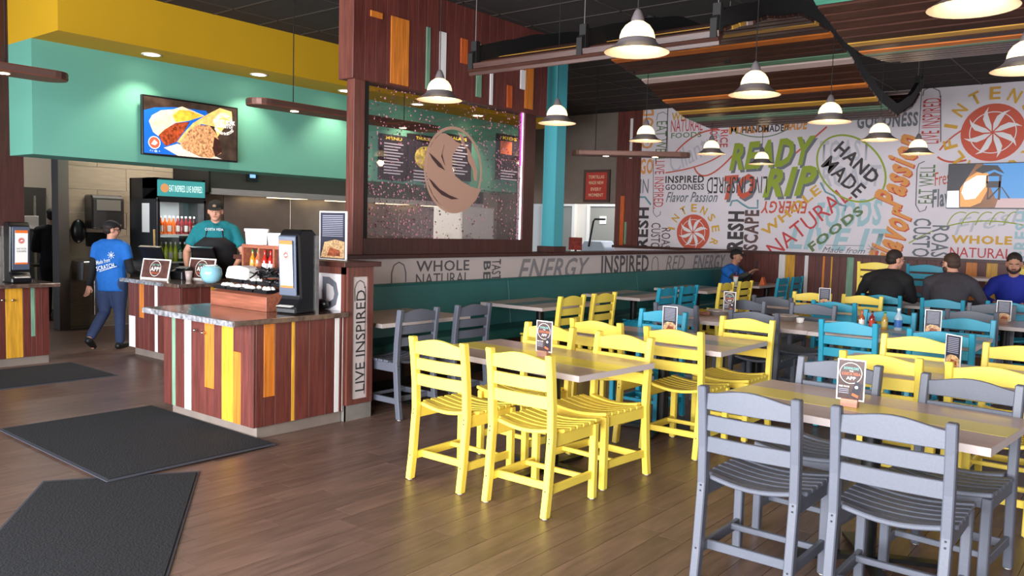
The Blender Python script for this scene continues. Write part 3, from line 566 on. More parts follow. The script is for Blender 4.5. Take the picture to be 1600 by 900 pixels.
for i, (x, y, r) in enumerate(lamps):
    for g0, g1, gy in GAPS:
        if g0 <= x <= g1 and gy[0] < y < gy[-1]: y = min(gy, key=lambda v: abs(v-y))
    o = proto if i == 0 else copy_tree(proto); o.location = (x, y, ZR); o['label'] = LL[r] % (ORD[i] if i < 5 else ORD[9-i] if i < 10 else ORD[11-i]); o['group'] = 'pendant lamps, '+r+' row'
    l = bpy.data.lights.new('lamp_light', 'POINT'); l.energy = 3.2; l.color = (1, .80, .55); l.shadow_soft_size = .05
    lo = bpy.data.objects.new('lamp_light', l); COL.objects.link(lo); lo.location = (x, y, ZR-.03)
# ---- surfboard-shaped wooden lights
def board(label, a, b, wd=.32, th=.07, leds=3):
    a, b = Vector(a), Vector(b); d = b-a; L = d.length; ang = math.atan2(d.y, d.x); c = (a+b)/2
    t = thing('board_light', label, 'light', c, ang)
    def pts(L_, w_): return [(L_/2-w_/2+w_/2*math.cos(q), w_/2*math.sin(q)) for q in [(-PI/2+PI*i/10) for i in range(11)]]+[(-L_/2+w_/2+w_/2*math.cos(q), w_/2*math.sin(q)) for q in [(PI/2+PI*i/10) for i in range(11)]]
    MB().prism(pts(L, wd), -th/2, th/2, ax='z').build('board', wood('board_wood', (104, 56, 40), 0), t)
    MB().prism(pts(L+.012, wd+.012), -th*.35, th*.35, ax='z').build('edge_band', mat('bronze_band', (112, 84, 76), .35, metal=.7), t)
    for k in range(leds):
        x = (k-(leds-1)/2)*L/(leds+.4)
        MB().lathe([(0, -th/2-.004), (.045, -th/2-.004)], 16, (x, 0, 0)).build('lens', GLOW, t)
    for x in (-L*.3, L*.3): MB().tube([(x, 0, th/2), (x, 0, CEIL-c.z)], .006, 6).build('cable', BLACK, t)
    return t
board('long wooden board light with rounded ends hanging before the order counter', (-7.65, 5.1, 2.85), (-7.65, 7.9, 2.85))
board('long wooden board light with rounded end above the napkin counter', (-8.0, .9, 2.85), (-8.0, 3.42, 2.85))
board('slanting wooden board light hanging near the turquoise column', (-7.15, 10.35, 2.745), (-5.7, 11.35, 2.745), leds=2)
# ================================================================== chairs
GLIDE = mat('white_glide', (214, 210, 204), .6); BOLT = mat('dark_bolt', (24, 24, 30), .5)
def curved(pts_fn, n, x0, x1, hw, th):      # strip along x with centre line pts_fn(t)->(y,z); hw = (y half, z half)
    m_ = MB(); vs = []
    for i in range(n+1):
        t_ = i/n; x = x0+(x1-x0)*t_; y, z, ay, az = pts_fn(t_)
        vs += [(x, y-ay, z-az), (x, y+ay, z-az), (x, y+ay, z+az), (x, y-ay, z+az)]
    fs = [(4*i+k, 4*i+(k+1) % 4, 4*i+4+(k+1) % 4, 4*i+4+k) for i in range(n) for k in range(4)]+[(3, 2, 1, 0), (4*n, 4*n+1, 4*n+2, 4*n+3)]
    return m_.add(vs, fs)
def make_chair(c, detail=True, lift=0., wide=1.):
    M_ = CHAIRC[c]; t = thing('ladder_back_chair' if not lift else 'bar_chair', '', 'chair'); hx = .213*wide
    prof = [(0, -.25), (.15, -.23), (.45, -.205), (.62, -.212), (.78, -.228), (.905, -.246)]
    prof = [(z+lift*min(1, z/.45), y) for z, y in prof]; key = {}
    def P(name, mb, loc=(0, 0, 0), bev=.005, parent=None): return mb.build(name, M_, parent or t, loc, bevel=bev)
    poly = [(y-.024, z) for z, y in prof]+[(y+.024, z) for z, y in reversed(prof)]
    me = MB().prism(poly, -.0205, .0205, ax='x').mesh('back_leg', M_, .005)
    legs = [link('leg', me, t, (s*hx, 0, 0)) for s in (-1, 1)]
    fme = MB().cbox((0, 0, (.452+lift)/2), (.042, .042, .452+lift)).mesh('front_leg', M_, .005)
    legs += [link('leg', fme, t, (s*hx, .225, 0)) for s in (-1, 1)]
    def yb(z): 
        for (za, ya), (zb, yb_) in zip(prof, prof[1:]):
            if za <= z <= zb: return ya+(yb_-ya)*(z-za)/(zb-za)
        return prof[-1][1]
    for k, (z0, z1, arch) in enumerate(((.798, .872, .03), (.698, .77, 0), (.598, .67, 0))):
        z0 += lift; z1 += lift; y = yb((z0+z1)/2)
        def f(q, z0=z0, z1=z1, arch=arch, y=y):
            a = arch*math.sin(PI*q)**1.5; return (y-.012*math.sin(PI*q), (z0+z1+a)/2, .011, (z1-z0+a)/2)
        P('back_rail', curved(f, 10 if arch else 6, -hx+.015, hx-.015, 0, 0), bev=.003)
    sm = {}
    for k in range(7):
        y = -.165+k*.0655; hw = .238*wide if k > 0 else hx-.022
        def f(q): d = math.sin(PI*q); return (0, .470+lift-.026*d, .026, .011)
        if hw not in sm: sm[hw] = curved(f, 8, -hw, hw, 0, 0).mesh('seat_slat', M_, .005)
        link('seat_slat', sm[hw], t, (0, y, .004 if k in (0, 6) else 0))
    am = MB().box(-.012, .012, -.195, .21, .385+lift, .462+lift).mesh('seat_rail', M_, .003)
    for s in (-1, 1): link('seat_rail', am, t, (s*(hx-.004), 0, 0))
    zz = .145+lift*.45; stm = MB().box(-.011, .011, -.225, .21, zz-.024, zz+.024).mesh('stretcher', M_, .003)
    for s in (-1, 1): link('stretcher', stm, t, (s*(hx-.004), 0, 0))
    P('stretcher', MB().box(-hx, hx, -.165, -.145, zz-.022, zz+.022), bev=.003); P('stretcher', MB().box(-hx, hx, .105, .13, zz-.004, zz+.024), bev=.003)
    P('seat_rail', MB().box(-hx, hx, .2, .222, .40+lift, .455+lift), bev=.003)
    if detail:
        gm = MB().lathe([(.016, 0), (.016, .006)], 10).lathe([(0, .0), (.016, .0)], 10).mesh('foot_glide', GLIDE)
        for l in legs[:2]: link('foot_glide', gm, l, (0, -.25, -.004))
        for l in legs[2:]: link('foot_glide', gm, l, (0, 0, -.004))
        bm_ = MB().cbox((0, 0, 0), (.007, .004, .007)).mesh('bolt', BOLT)
        for l in legs[:2]:
            for z in (.44, .415, .15): link('bolt', bm_, l, (0, yb(z)-.0255, z))
    return t
PROTO = {}
def chair(c, x, y, rot, label, group, kind='near'):
    k = (c, kind)
    if k not in PROTO: t = PROTO[k] = make_chair(c, kind == 'near', .34 if kind == 'bar' else 0, 1.1 if kind == 'bar' else 1)
    else: t = copy_tree(PROTO[k])
    # x, y: middle between the back posts
    d = .24; t.location = (x+math.sin(rot)*-d, y+math.cos(rot)*d, .004 if kind != 'bar' else 0); t.rotation_euler = (0, 0, rot); t['label'] = label; t['group'] = group; return t
# ================================================================== tables
LAM = mat('table_laminate', (188, 162, 150), .3, var=.10, scale=3, stretch=(1, 8, 1), coat=.2); EDGE = mat('table_edge', (200, 186, 182), .4)
STR = dict(y=mat('stripe_yellow', (224, 202, 66), .3, coat=.2), t=mat('stripe_teal', (58, 106, 112), .3, coat=.2), n=None)
def table(x, y, w_, d_, rot, stripe, label, group=None, base=None, h_=.76, axis='x'):
    t = thing('dining_table', label, 'table', (x, y, 0), rot, group)
    MB().box(-w_/2+.004, w_/2-.004, -d_/2+.004, d_/2-.004, h_-.035, h_).build('tabletop', LAM, t)
    MB().box(-w_/2, w_/2, -d_/2, -d_/2+.004, h_-.036, h_-.0008).box(-w_/2, w_/2, d_/2-.004, d_/2, h_-.036, h_-.0008).box(-w_/2, -w_/2+.004, -d_/2+.004, d_/2-.004, h_-.036, h_-.0008).box(w_/2-.004, w_/2, -d_/2+.004, d_/2-.004, h_-.036, h_-.0008).build('edge_band', EDGE, t)
    if STR[stripe]:
        if axis == 'x': MB().box(-w_/2+.003, w_/2-.003, -.115, .115, h_-.01, h_+.0006).build('stripe', STR[stripe], t)
        else: MB().box(-.115, .115, -d_/2+.003, d_/2-.003, h_-.01, h_+.0006).build('stripe', STR[stripe], t)
    bx_, by_, ba = base if base else (x, y, 45)          # pedestal foot: place on the floor and turn of its four arms
    cx = (bx_-x)*math.cos(rot)+(by_-y)*math.sin(rot); cy = -(bx_-x)*math.sin(rot)+(by_-y)*math.cos(rot)
    MB().lathe([(.045, .03), (.045, h_-.05)], 18, (cx, cy, 0)).lathe([(.12, h_-.05), (.12, h_-.035)], 18, (cx, cy, 0)).build('column', DKMETAL, t)
    fb = MB()
    for a in range(4):
        q = a*PI/2+math.radians(ba)-rot; fb.bar((cx+.03*math.cos(q), cy+.03*math.sin(q), .03), (cx+.34*math.cos(q), cy+.34*math.sin(q), .016), .06, .022); fb.lathe([(0, 0), (.018, 0), (.018, .012), (0, .012)], 10, (cx+.32*math.cos(q), cy+.32*math.sin(q), 0))
    fb.build('foot', DKMETAL, t)
    return t
r3 = math.radians
table(-3.25, 4.345, 1.38, .765, r3(-5), 'y', 'yellow-striped table with four yellow chairs beside the counter', base=(-3.14, 4.425, 0))
table(-1.135, 4.223, 1.32, .765, r3(-5), 'y', 'yellow-striped table with four slate grey chairs', base=(-1.075, 4.213, 30))
table(-3.1, 5.88, 1.34, .86, 0, 't', 'teal-striped table with three yellow chairs and one turquoise chair', base=(-3.1, 5.88, 10))
table(-1.08, 5.8, 1.32, .86, 0, 'y', 'all-yellow table ringed by four yellow chairs, behind the grey-chair table', base=(-1.05, 5.79, 15))
table(-3.1, 7.7, 1.3, .86, 0, 'n', 'table with dirty plates between four slate grey chairs', base=(-3.07, 7.72, 30))
table(-1.79, 7.68, 1.3, .86, 0, 't', 'table with sauce bottles and a water bottle between four turquoise chairs')
table(-3.12, 9.6, 1.3, .80, 0, 'n', 'bare table between slate, turquoise and yellow chairs', base=(-3.01, 9.64, 50))
table(-1.25, 9.7, 1.3, .80, 0, 'n', 'table with a food card between two slate grey chairs', base=(-1.26, 9.7, 45))
table(-2.55, 11.47, 1.2, .70, 0, 'n', 'table in front of the men in black and dark grey', base=(-2.49, 11.58, 0))
table(-1.33, 11.47, 1.2, .70, 0, 'n', 'table at which the man in the blue shirt sits', base=(-1.26, 11.41, 0))
BY = [(5.27, 'first'), (7.53, 'second'), (9.58, 'third'), (11.5, 'fourth'), (13.4, 'fifth')]
CN = dict(g='slate-grey', y='yellow', b='turquoise')
BB = [(-5.52, 5.3, 60), (-5.54, 7.49, 35), (-5.54, 9.58, 35), (-5.56, 11.5, 45), (-5.23, 13.43, 0)]
for (yy, n_), c, bb in zip(BY, 'gybyb', BB):
    table(-5.56 if n_ != 'fifth' else -5.45, yy, .86 if n_ != 'fifth' else .64, 1.12, 0, 't' if n_ != 'first' else 'n', 'banquette table with two %s chairs, %s one from the serving counter' % (CN[c], n_), 'tables along the banquette', axis='y', base=bb)
ch = []
def pair(desc, lst, rot, grp, kind='near'):
    for c, x, y, which in lst: chair(c, x, y, rot, '%s slatted chair %s %s' % (CN[c], desc, which), grp, kind)
W_ = 'nearer the banquette'; E_ = 'away from the banquette'
N, FR = 0, PI
pair('on window side of the table beside the counter,', [('y', -3.44, 3.62, W_), ('y', -2.81, 3.62, E_)], N, 'chairs at the counter-side yellow-striped table')
pair('on mural side of the table beside the counter,', [('y', -3.46, 4.80, W_), ('y', -2.81, 4.75, E_)], FR-r3(5), 'chairs at the counter-side yellow-striped table')
pair('on window side of the yellow-striped table,', [('g', -1.40, 3.45, W_), ('g', -.81, 3.45, E_)], N, 'chairs at the grey-chair table')
pair('on mural side of the yellow-striped table,', [('g', -1.40, 4.71, W_), ('g', -.73, 4.62, E_)], FR-r3(5), 'chairs at the grey-chair table')
pair('on window side of the teal-striped table,', [('y', -3.39, 5.31, W_), ('y', -2.73, 5.30, E_)], N, 'chairs at the teal-striped table')
pair('on mural side of the teal-striped table,', [('b', -3.45, 6.49, W_), ('y', -2.68, 6.49, E_)], FR, 'chairs at the teal-striped table')
pair('on window side of the all-yellow table,', [('y', -1.30, 5.17, W_), ('y', -.72, 5.18, E_)], N, 'chairs at the all-yellow table')
pair('on mural side of the all-yellow table,', [('y', -1.36, 6.33, W_), ('y', -.72, 6.38, E_)], FR, 'chairs at the all-yellow table', 'far')
pair('on window side of the table with dirty plates,', [('g', -3.68, 7.17, W_), ('g', -2.88, 7.12, E_)], N, 'chairs at the plates table', 'far')
pair('on mural side of the table with dirty plates,', [('g', -3.46, 8.29, W_), ('g', -2.79, 8.43, E_)], FR, 'chairs at the plates table', 'far')
pair('on window side of the sauce bottle table,', [('b', -2.02, 6.98, W_), ('b', -1.31, 6.86, E_)], N, 'chairs at the sauce bottle table', 'far')
pair('on mural side of the sauce bottle table,', [('b', -2.03, 8.30, W_), ('b', -1.37, 8.20, E_)], FR, 'chairs at the sauce bottle table', 'far')
chair('g', -3.45, 9.04, N, 'slate grey ladder-back chair at the bare table, next to a turquoise chair', 'chairs at the bare table', 'far'); chair('b', -2.75, 8.96, N, 'turquoise ladder-back chair at the bare table, next to a slate chair', 'chairs at the bare table', 'far')
pair('on mural side of the bare table,', [('y', -3.37, 10.11, W_), ('y', -2.82, 10.24, E_)], FR, 'chairs at the bare table', 'far')
chair('g', -1.48, 9.12, N, 'slate grey ladder-back chair on the window side of the table before the man in blue', 'chairs before the man in blue', 'far'); chair('g', -1.48, 10.27, FR, 'slate grey ladder-back chair on the mural side of the table before the man in blue', 'chairs before the man in blue', 'far')
chair('b', -2.70, 10.60, N, 'turquoise ladder-back chair the man in the black jacket sits on', 'chairs the men sit on', 'far'); chair('b', -2.02, 10.56, N, 'turquoise ladder-back chair the man in the dark grey shirt sits on', 'chairs the men sit on', 'far')
chair('b', -1.38, 10.80, N, 'empty turquoise ladder-back chair facing the man in the blue shirt', 'chairs the men sit on', 'far'); chair('y', -1.50, 12.36, FR, 'yellow ladder-back chair the man in the blue shirt sits on', 'chairs the men sit on', 'far')
for (c, ys, n_) in (('g', (4.86, 5.55), 'first'), ('y', (7.11, 7.74), 'second'), ('b', (9.21, 9.80), 'third'), ('y', (10.95, 11.62), 'fourth'), ('b', (13.13, 13.79), 'fifth')):
    for y, wh in zip(ys, ('closer to the counter', 'closer to the mural')):
        chair(c, -4.85, y, PI/2, '%s ladder-back chair at the %s banquette table from the counter, %s' % (CN[c], n_, wh), 'chairs facing the banquette', 'near' if n_ == 'first' else 'far')
# high-top table by the mural with bar chairs
table(-2.6, 13.55, 1.6, .75, 0, 'n', 'high-top table against the mural wall', h_=1.06)
chair('y', -3.28, 12.5, N, 'yellow bar-height ladder-back chair behind the man in black', 'bar chairs at the high-top table', 'bar'); chair('b', -2.62, 12.5, N, 'turquoise bar-height ladder-back chair between the two men facing away', 'bar chairs at the high-top table', 'bar')
chair('y', -1.42, 12.9, N, 'yellow bar-height ladder-back chair behind the man in blue', 'bar chairs at the high-top table', 'bar')
# ================================================================== banquette bench
VINYL = mat('teal_vinyl', (32, 96, 94), .45, var=.06, scale=3); bz = thing('banquette_bench', 'long teal vinyl banquette bench along the partition', 'bench', (XP, 4.6, 0), 0)
seams = [0]+[onx(u, 440, XP+.1).y-4.6 for u in (793, 994)]; seams += [9.9]
seams = [0, seams[1], seams[2], YB-4.6-.02]
for a, b in zip(seams, seams[1:]):
    MB().prism([(.01, .44), (.16, .46), (.10, .97), (.08, .995), (.01, .995)], a+.004, b-.004).build('back_cushion', VINYL, bz, bevel=.01)
    MB().box(.12, .56, a+.004, b-.004, .36, .47).build('seat_cushion', VINYL, bz, bevel=.015)
MB().box(0, .42, .0, YB-4.64, .1, .36).build('base', DARKW, bz); MB().box(0, .38, .0, YB-4.64, 0, .1).build('toe_kick', BLACK, bz)
# ================================================================== counters
STTOP = mat('mottled_stone_top', (92, 74, 66), .12, var=.5, scale=14, rgb2=None, coat=.5); EDGM = mat('hammered_metal_edge', (150, 150, 156), .3, metal=.35, var=.6, scale=26, bump=.9); TOE = mat('grey_toe_tile', (124, 112, 104), .6, var=.12)
def counter(name, label, x0, x1, y0, y1, top, seqF, seqR, knobs=(), ell=None):
    t = thing(name, label, 'counter', ((x0+x1)/2, (y0+y1)/2, 0)); ox, oy = (x0+x1)/2, (y0+y1)/2
    bd = MB(); tk = MB()
    if ell:
        bd.box(x0-ox+.02, x1-ox-.02, y0-oy+.018, y0-oy+ell[1], .09, top-.04).box(x1-ox-ell[0], x1-ox-.018, y0-oy+ell[1], y1-oy, .09, top-.04); tk.box(x0-ox+.05, x1-ox-.03, y0-oy+.05, y0-oy+ell[1], 0, .09).box(x1-ox-ell[0], x1-ox-.03, y0-oy+ell[1], y1-oy, 0, .09)
    else: bd.box(x0-ox+.02, x1-ox-.018, y0-oy+.018, y1-oy, .09, top-.04); tk.box(x0-ox+.05, x1-ox-.03, y0-oy+.05, y1-oy, 0, .09)
    bd.build('body', BROWN, t); tk.build('toe_kick', TOE, t)
    for a, b, c, *zz in seqF:
        za, zb = zz if zz else (.09, top-.04); piece('plank', (b-a-.003, .018, zb-za-.002), PL[c], t, ((a+b)/2-ox, y0-oy+.009, (za+zb)/2))
    for a, b, c, *zz in seqR:
        za, zb = zz if zz else (.09, top-.04); piece('plank', (.018, b-a-.003, zb-za-.002), PL[c], t, (x1-ox-.009, (a+b)/2-oy, (za+zb)/2))
    for kx, kz in knobs:
        MB().tube([(kx-ox, y0-oy, kz), (kx-ox, y0-oy-.02, kz)], .006, 8).ball((kx-ox, y0-oy-.028, kz), .014, 10, 6).build('knob', STEEL, t)
    return t
def topslab(label, boxes, z0, z1, edge=None):
    mb = MB(); [mb.box(*b, z0, z1) for b in boxes]; c = boxes[0]
    t = thing('countertop', label, 'countertop', ((c[0]+c[1])/2, (c[2]+c[3])/2, z0))
    o = MB(); [o.box(b[0]-t.location.x, b[1]-t.location.x, b[2]-t.location.y, b[3]-t.location.y, 0, z1-z0) for b in boxes]; o.build('slab', STTOP, t, bevel=.003)
    if edge: MB().box(edge[0]-t.location.x, edge[1]-t.location.x, edge[2]-t.location.y, edge[3]-t.location.y, -.002, z1-z0-.002).build('metal_edge', EDGM, t)
    return t
YC = 3.46; TOPZ = .895
def fX(zx): return ony(200+zx/3.75, 460+560/3.75, YC).x
def fZ(zx, zy): return ony(200+zx/3.75, 460+zy/3.75, YC).z
XC = -5.12
def rY(zx): return onx(200+zx/3.75, 460+400/3.75, XC).y
def rZ(zx, zy): return onx(200+zx/3.75, 460+zy/3.75, XC).z
F_ = [(fX(a), fX(b), c, *zz) for a, b, c, *zz in ((210, 258, 'b'), (258, 278, 'g'), (278, 330, 'b'), (330, 370, 'w'), (370, 448, 'b'), (503, 548, 'b'), (548, 615, 'y'), (660, 716, 'b'))]
zo = fZ(475, 550); z2 = fZ(640, 337); F_ += [(fX(448), fX(503), 'o', zo, .855), (fX(448), fX(503), 'b', .09, zo), (fX(615), fX(660), 'b', z2, .855), (fX(615), fX(660), 'o', .09, z2)]
F_.append((fX(716), XC, 'b'))
zr = rZ(830, 600); R_ = [(YC+.019, rY(795), 'b'), (rY(795), rY(862), 'o', zr, .855), (rY(795), rY(862), 'b', .09, zr), (rY(862), rY(958), 'b'), (rY(958), rY(978), 'y'), (rY(978), rY(1060), 'b'), (rY(1060), rY(1155), 'b'), (rY(1155), rY(1210), 'b'), (rY(1210), rY(1238), 'w'), (rY(1238), rY(1255), 'b'), (rY(1255), 4.285, 'w')]
counter('serving_counter', 'plank-clad serving counter with orange, yellow and white boards joined to the partition', fX(210), XC, YC, 4.29, TOPZ, F_, R_, [(fX(410), fZ(408, 208)), (fX(455), fZ(460, 224))])
topslab('mottled stone countertop with hammered edge on the condiment counter', [(-6.31, -5.06, 3.262, 4.29)], TOPZ-.04, TOPZ, (-6.312, -5.062, 3.25, 3.262))
# register counter (L-shaped)
XR = -8.35; YR = 4.72
def gX(x): return ony(x/2.857, 400+250/2.857, YR).x
gz = ony(632/2.857, 400+276/2.857, YR).z; gw = ony(590/2.857, 400+266/2.857, YR).z
G_ = [(gX(575), gX(603), 'b', gw, .855), (gX(575), gX(603), 'w', .09, gw), (gX(603), gX(622), 'b'), (gX(622), gX(642), 'o', gz, .855), (gX(622), gX(642), 'b', .09, gz), (gX(642), gX(665), 'b'), (gX(665), gX(690), 'b'), (gX(690), gX(703), 'w'), (gX(703), XR, 'b')]
G2 = []; y = YR+.019; k = 0
for wd, c in ((.22, 'b'), (.13, 'b'), (.24, 'y'), (.12, 'o'), (.16, 'b'), (.18, 'b'), (.1, 'w'), (.2, 'b'), (.2, 'b'), (.2, 'o')): G2.append((y, y+wd, c)); y += wd
counter('register_counter', 'plank-clad register counter with white and orange boards', gX(575), XR, YR, y, TOPZ, G_, G2, ell=(.5, .5))
topslab('mottled stone countertop under the cash registers', [(gX(575)-.06, XR+.07, YR-.06, YR+.55), (XR-.55, XR+.07, YR+.55, y+.1)], TOPZ-.04, TOPZ, (gX(575)-.062, XR-.25, YR-.075, YR-.06))
# napkin counter at the left
XL = -9.42; YLc = 3.82; TZ = .872
def lY(zx): return onx(zx/2.8136, 300+600/2.8136, XL).y
lz = onx(147/2.8136, 300+635/2.8136, XL).z
L_ = [(2.2, lY(-140), 'b'), (lY(-140), lY(-60), 'b'), (lY(-60), lY(25), 'b'), (lY(25), lY(102), 'y'), (lY(102), lY(137), 'b'), (lY(137), lY(156), 'g', lz, TZ-.04), (lY(137), lY(156), 'b', .09, lz), (lY(156), lY(182), 'b'), (lY(182), YLc, 'b')]
cn = counter('napkin_counter', 'plank-clad counter with one broad yellow board under a napkin dispenser', XW+.02, XL, 2.2, YLc, TZ, [], L_)
for zx in (5, 52):
    p = onx(zx/2.8136, 300+475/2.8136, XL); cx_, cy_ = cn.location.x, cn.location.y
    MB().tube([(XL-cx_, p.y-cy_, p.z), (XL-cx_+.02, p.y-cy_, p.z)], .006, 8).ball((XL-cx_+.028, p.y-cy_, p.z), .014, 10, 6).build('knob', STEEL, cn)
topslab('grey stone countertop under the napkin dispenser', [(XW+.02, XL+.1, 2.15, YLc+.08)], TZ-.04, TZ)
# ================================================================== floor mats
MAT = mat('charcoal_carpet', (21, 22, 27), .95, var=.35, scale=90, bump=.5); RUB = mat('rubber_edge', (62, 64, 74), .7)
def fmat(label, cs, z=0.):
    c = sum((Vector((x, y, 0)) for x, y in cs), Vector())/4; t = thing('floor_mat', label, 'mat', (c.x, c.y, z))
    ins = [(p[0]-c.x, p[1]-c.y) for p in cs]; k = .965
    MB().prism(ins, 0.001, .006, ax='z').build('rubber_backing', RUB, t); MB().prism([(a*k, b*k) for a, b in ins], .005, .011, ax='z').build('carpet', MAT, t)
fmat('black floor mat lying in front of the serving counter', [(-6.66, 2.33), (-4.88, 2.29), (-4.88, 3.485), (-6.65, 3.50)], .012)
fmat('black floor mat turned at an angle toward the entrance', [(-5.2, 2.06), (-4.72, 2.80), (-2.85, 1.47), (-3.35, .73)])
fmat('black floor mat in front of the napkin counter', [(-9.3, 2.3), (-8.24, 2.3), (-8.22, 3.98), (-9.28, 3.99)])
# ================================================================== table cards
CW = mat('card_border', (244, 240, 236), .4); CD = mat('card_brown', (72, 52, 48), .5, var=.3, scale=30); CNV = mat('card_navy', (44, 44, 60), .5); CFD = mat('card_food', (206, 164, 118), .5, var=.55, scale=60); CLN = mat('card_lines', (150, 150, 164), .6); CWT = mat('card_white', (236, 232, 228), .6); COR = mat('card_orange', (222, 108, 62), .6); CTE = mat('card_teal', (120, 186, 176), .6); CPH = mat('card_phone', (40, 36, 50), .5); BLOCK = wood('card_block', (176, 128, 108), 0)
def card(x, y, rot, kind, where):
    t = thing('table_card', ('upright app advert card in a wooden block on ' if kind == 'app' else 'upright food advert card with a burrito picture on ')+where, 'card', (x, y, .7607), rot)
    MB().box(-.04, .04, -.025, .025, 0, .04).build('wooden_block', BLOCK, t, bevel=.002)
    MB().box(-.066, .066, -.002, .002, .03, .235).build('card_sheet', CW, t)
    def R(n, m_, x0, x1, z0, z1, y_=-.0025): return flat(t, n, m_, [(x0, z0), (x1, z0), (x1, z1), (x0, z1)], y=y_)
    if kind == 'app':
        R('print_ground', CD, -.06, .06, .037, .229); ring(t, 'print_ring', CWT, -.002, .166, .05, .053, y=-.0031)
        for s, m_, z, w_, h_ in (('DOWNLOAD', CTE, .190, .07, .013), ('THE', CWT, .176, .018, .007), ('COSTA VIDA', COR, .162, .088, .014), ('APP', CWT, .141, .044, .016), ('FREE FOOD', CWT, .098, .05, .009)):
            text(t, s, m_, 0 if s != 'FREE FOOD' else -.03, z, w_, h_, y=-.0031, depth=0, bold=.03)
        for z in (.085, .076, .066): R('print_line', CLN, -.055, -.008, z-.002, z+.002, -.0031)
        flat(t, 'print_phone', CPH, [(.0, .05), (.035, .036+.003), (.056, .115), (.022, .128)], y=-.0034); flat(t, 'print_phone_badge', CWT, disc(.028, .098, .008, n=14), y=-.0038); flat(t, 'print_phone_bar', COR, [(.006, .056), (.036, .045), (.039, .058), (.01, .069)], y=-.0038)
    else:
        R('print_ground', CNV, -.06, .06, .037, .229)
        for k in range(9): R('print_line', CLN, -.046, .046, .212-k*.0115, .217-k*.0115, -.0031)
        flat(t, 'print_food', CFD, [(-.058, .04), (.058, .04), (.058, .085), (.03, .105), (-.02, .108), (-.05, .092)], y=-.0031); flat(t, 'print_food', mat('card_filling', (150, 74, 44), .5, var=.6, scale=90), [(-.03, .045), (.04, .045), (.035, .07), (-.01, .08)], y=-.0035)
card(-3.17, 4.34, r3(-2), 'app', 'the yellow-striped table beside the counter'); card(-1.19, 4.21, r3(4), 'app', 'the table with slate grey chairs')
card(ony(1047, 490, 6.02).x, 6.02, 0, 'food', 'the teal-striped table'); card(ony(1490, 540, 5.82).x, 5.82, r3(-38), 'food', 'the table ringed by yellow chairs')
card(ony(1140, 475, 8.095).x, 8.095, 0, 'app', 'the table with dirty plates'); card(ony(1458, 500, 7.72).x, 7.72, 0, 'food', 'the table with sauce bottles')
card(ony(1289, 455, 9.75).x, 9.75, 0, 'food', 'the bare table behind the plates table'); card(ony(1569, 480, 9.62).x, 9.62, 0, 'food', 'the table before the man in blue')
# ================================================================== bottles, bowls, cups
def bmat(n, rgb, **k): return mat('liquid_'+n, rgb, .15, coat=.6, **k)
CLEARP = pane_mat('clear_plastic', (.88, .93, .98))
def bottle(label, loc, h_, r, m_, cap, lab=None, group=None, name='sauce_bottle', neck=.35, labm=None):
    t = thing(name, label, 'bottle', loc, 0, group)
    MB().lathe([(0, 0), (r*.95, 0), (r, h_*.03), (r, h_*.58), (r*.8, h_*.68), (r*neck, h_*.78), (r*neck, h_*.92)], 14).build('body', m_, t)
    MB().lathe([(r*neck*1.15, h_*.9), (r*neck*1.15, h_), (0, h_)], 12).build('cap', cap, t)
    if labm: MB().lathe([(r*1.02, h_*.15), (r*1.02, h_*.48)], 14).build('label_band', labm, t)
    return t
RC = mat('red_cap', (190, 40, 30), .4); GC = mat('green_cap', (60, 120, 60), .4)
ZT = .7608
bottle('hot sauce bottle with orange cap and white label, leftmost of three beside the water bottle'.replace('leftmost of three beside', 'farthest from'), (ony(1346, 509, 8.03).x, 8.03, ZT), .15, .026, bmat('orange', (176, 92, 50)), mat('orange_cap', (196, 84, 50), .4), labm=CW)
bottle('red hot sauce bottle with black cap and white diamond label', (ony(1362, 510, 8.03).x, 8.03, ZT), .155, .027, bmat('hot_red', (130, 30, 26)), BLKPL, labm=mat('label_red', (196, 60, 50), .5))
bottle('amber sauce bottle with green cap next to the water bottle', (ony(1382, 511, 8.0).x, 8.0, ZT), .16, .028, bmat('amber', (176, 140, 60)), GC, labm=mat('label_amber', (206, 176, 96), .5))
bottle('clear plastic water bottle with blue label on the sauce table', (ony(1403, 512, 8.0).x, 8.0, ZT), .205, .034, mat('pet_plastic', (196, 210, 220), .15, alpha=.5), mat('clear_cap', (210, 220, 226), .4), labm=mat('label_blue', (50, 100, 170), .5), name='water_bottle', neck=.4)
FOIL = mat('foil', (206, 200, 196), .35, metal=.6, var=.1, scale=40)
def bowl(label, x, y, r, h_, lidded=False, m_=FOIL, name='takeout_bowl'):
    t = thing(name, label, 'bowl', (x, y, ZT))
    MB().lathe([(0, 0), (r*.8, 0), (r*.97, h_*.85), (r*1.06, h_*.9), (r*1.06, h_), (r*.95, h_*.95), (r*.76, h_*.15), (0, h_*.15)], 28).build('bowl_wall', m_, t)
    MB().ball((0, 0, h_*.5), (r*.84, r*.84, h_*.35), 16, 6).build('food', mat('leftovers', (170, 120, 90), .7, var=.6, scale=40), t); return t
bowl('round foil takeout bowl next to the upright card on the plates table', ony(1122, 489, 7.93).x, 7.93, .115, .05); bowl('round foil takeout bowl beside a small white cup', ony(1227, 497, 7.98).x, 7.98, .12, .055)
bowl('shallow white bowl at the sauce bottle table', ony(1306, 501, 7.95).x, 7.95, .13, .03, m_=WHITE)
t = thing('paper_cup', 'small white cup beside a foil bowl', 'cup', (*onz(1250, 505, .76).xy, ZT)); MB().lathe([(0, 0), (.026, 0), (.036, .05), (.038, .05), (.03, .006)], 16).build('cup_wall', WHITE, t)
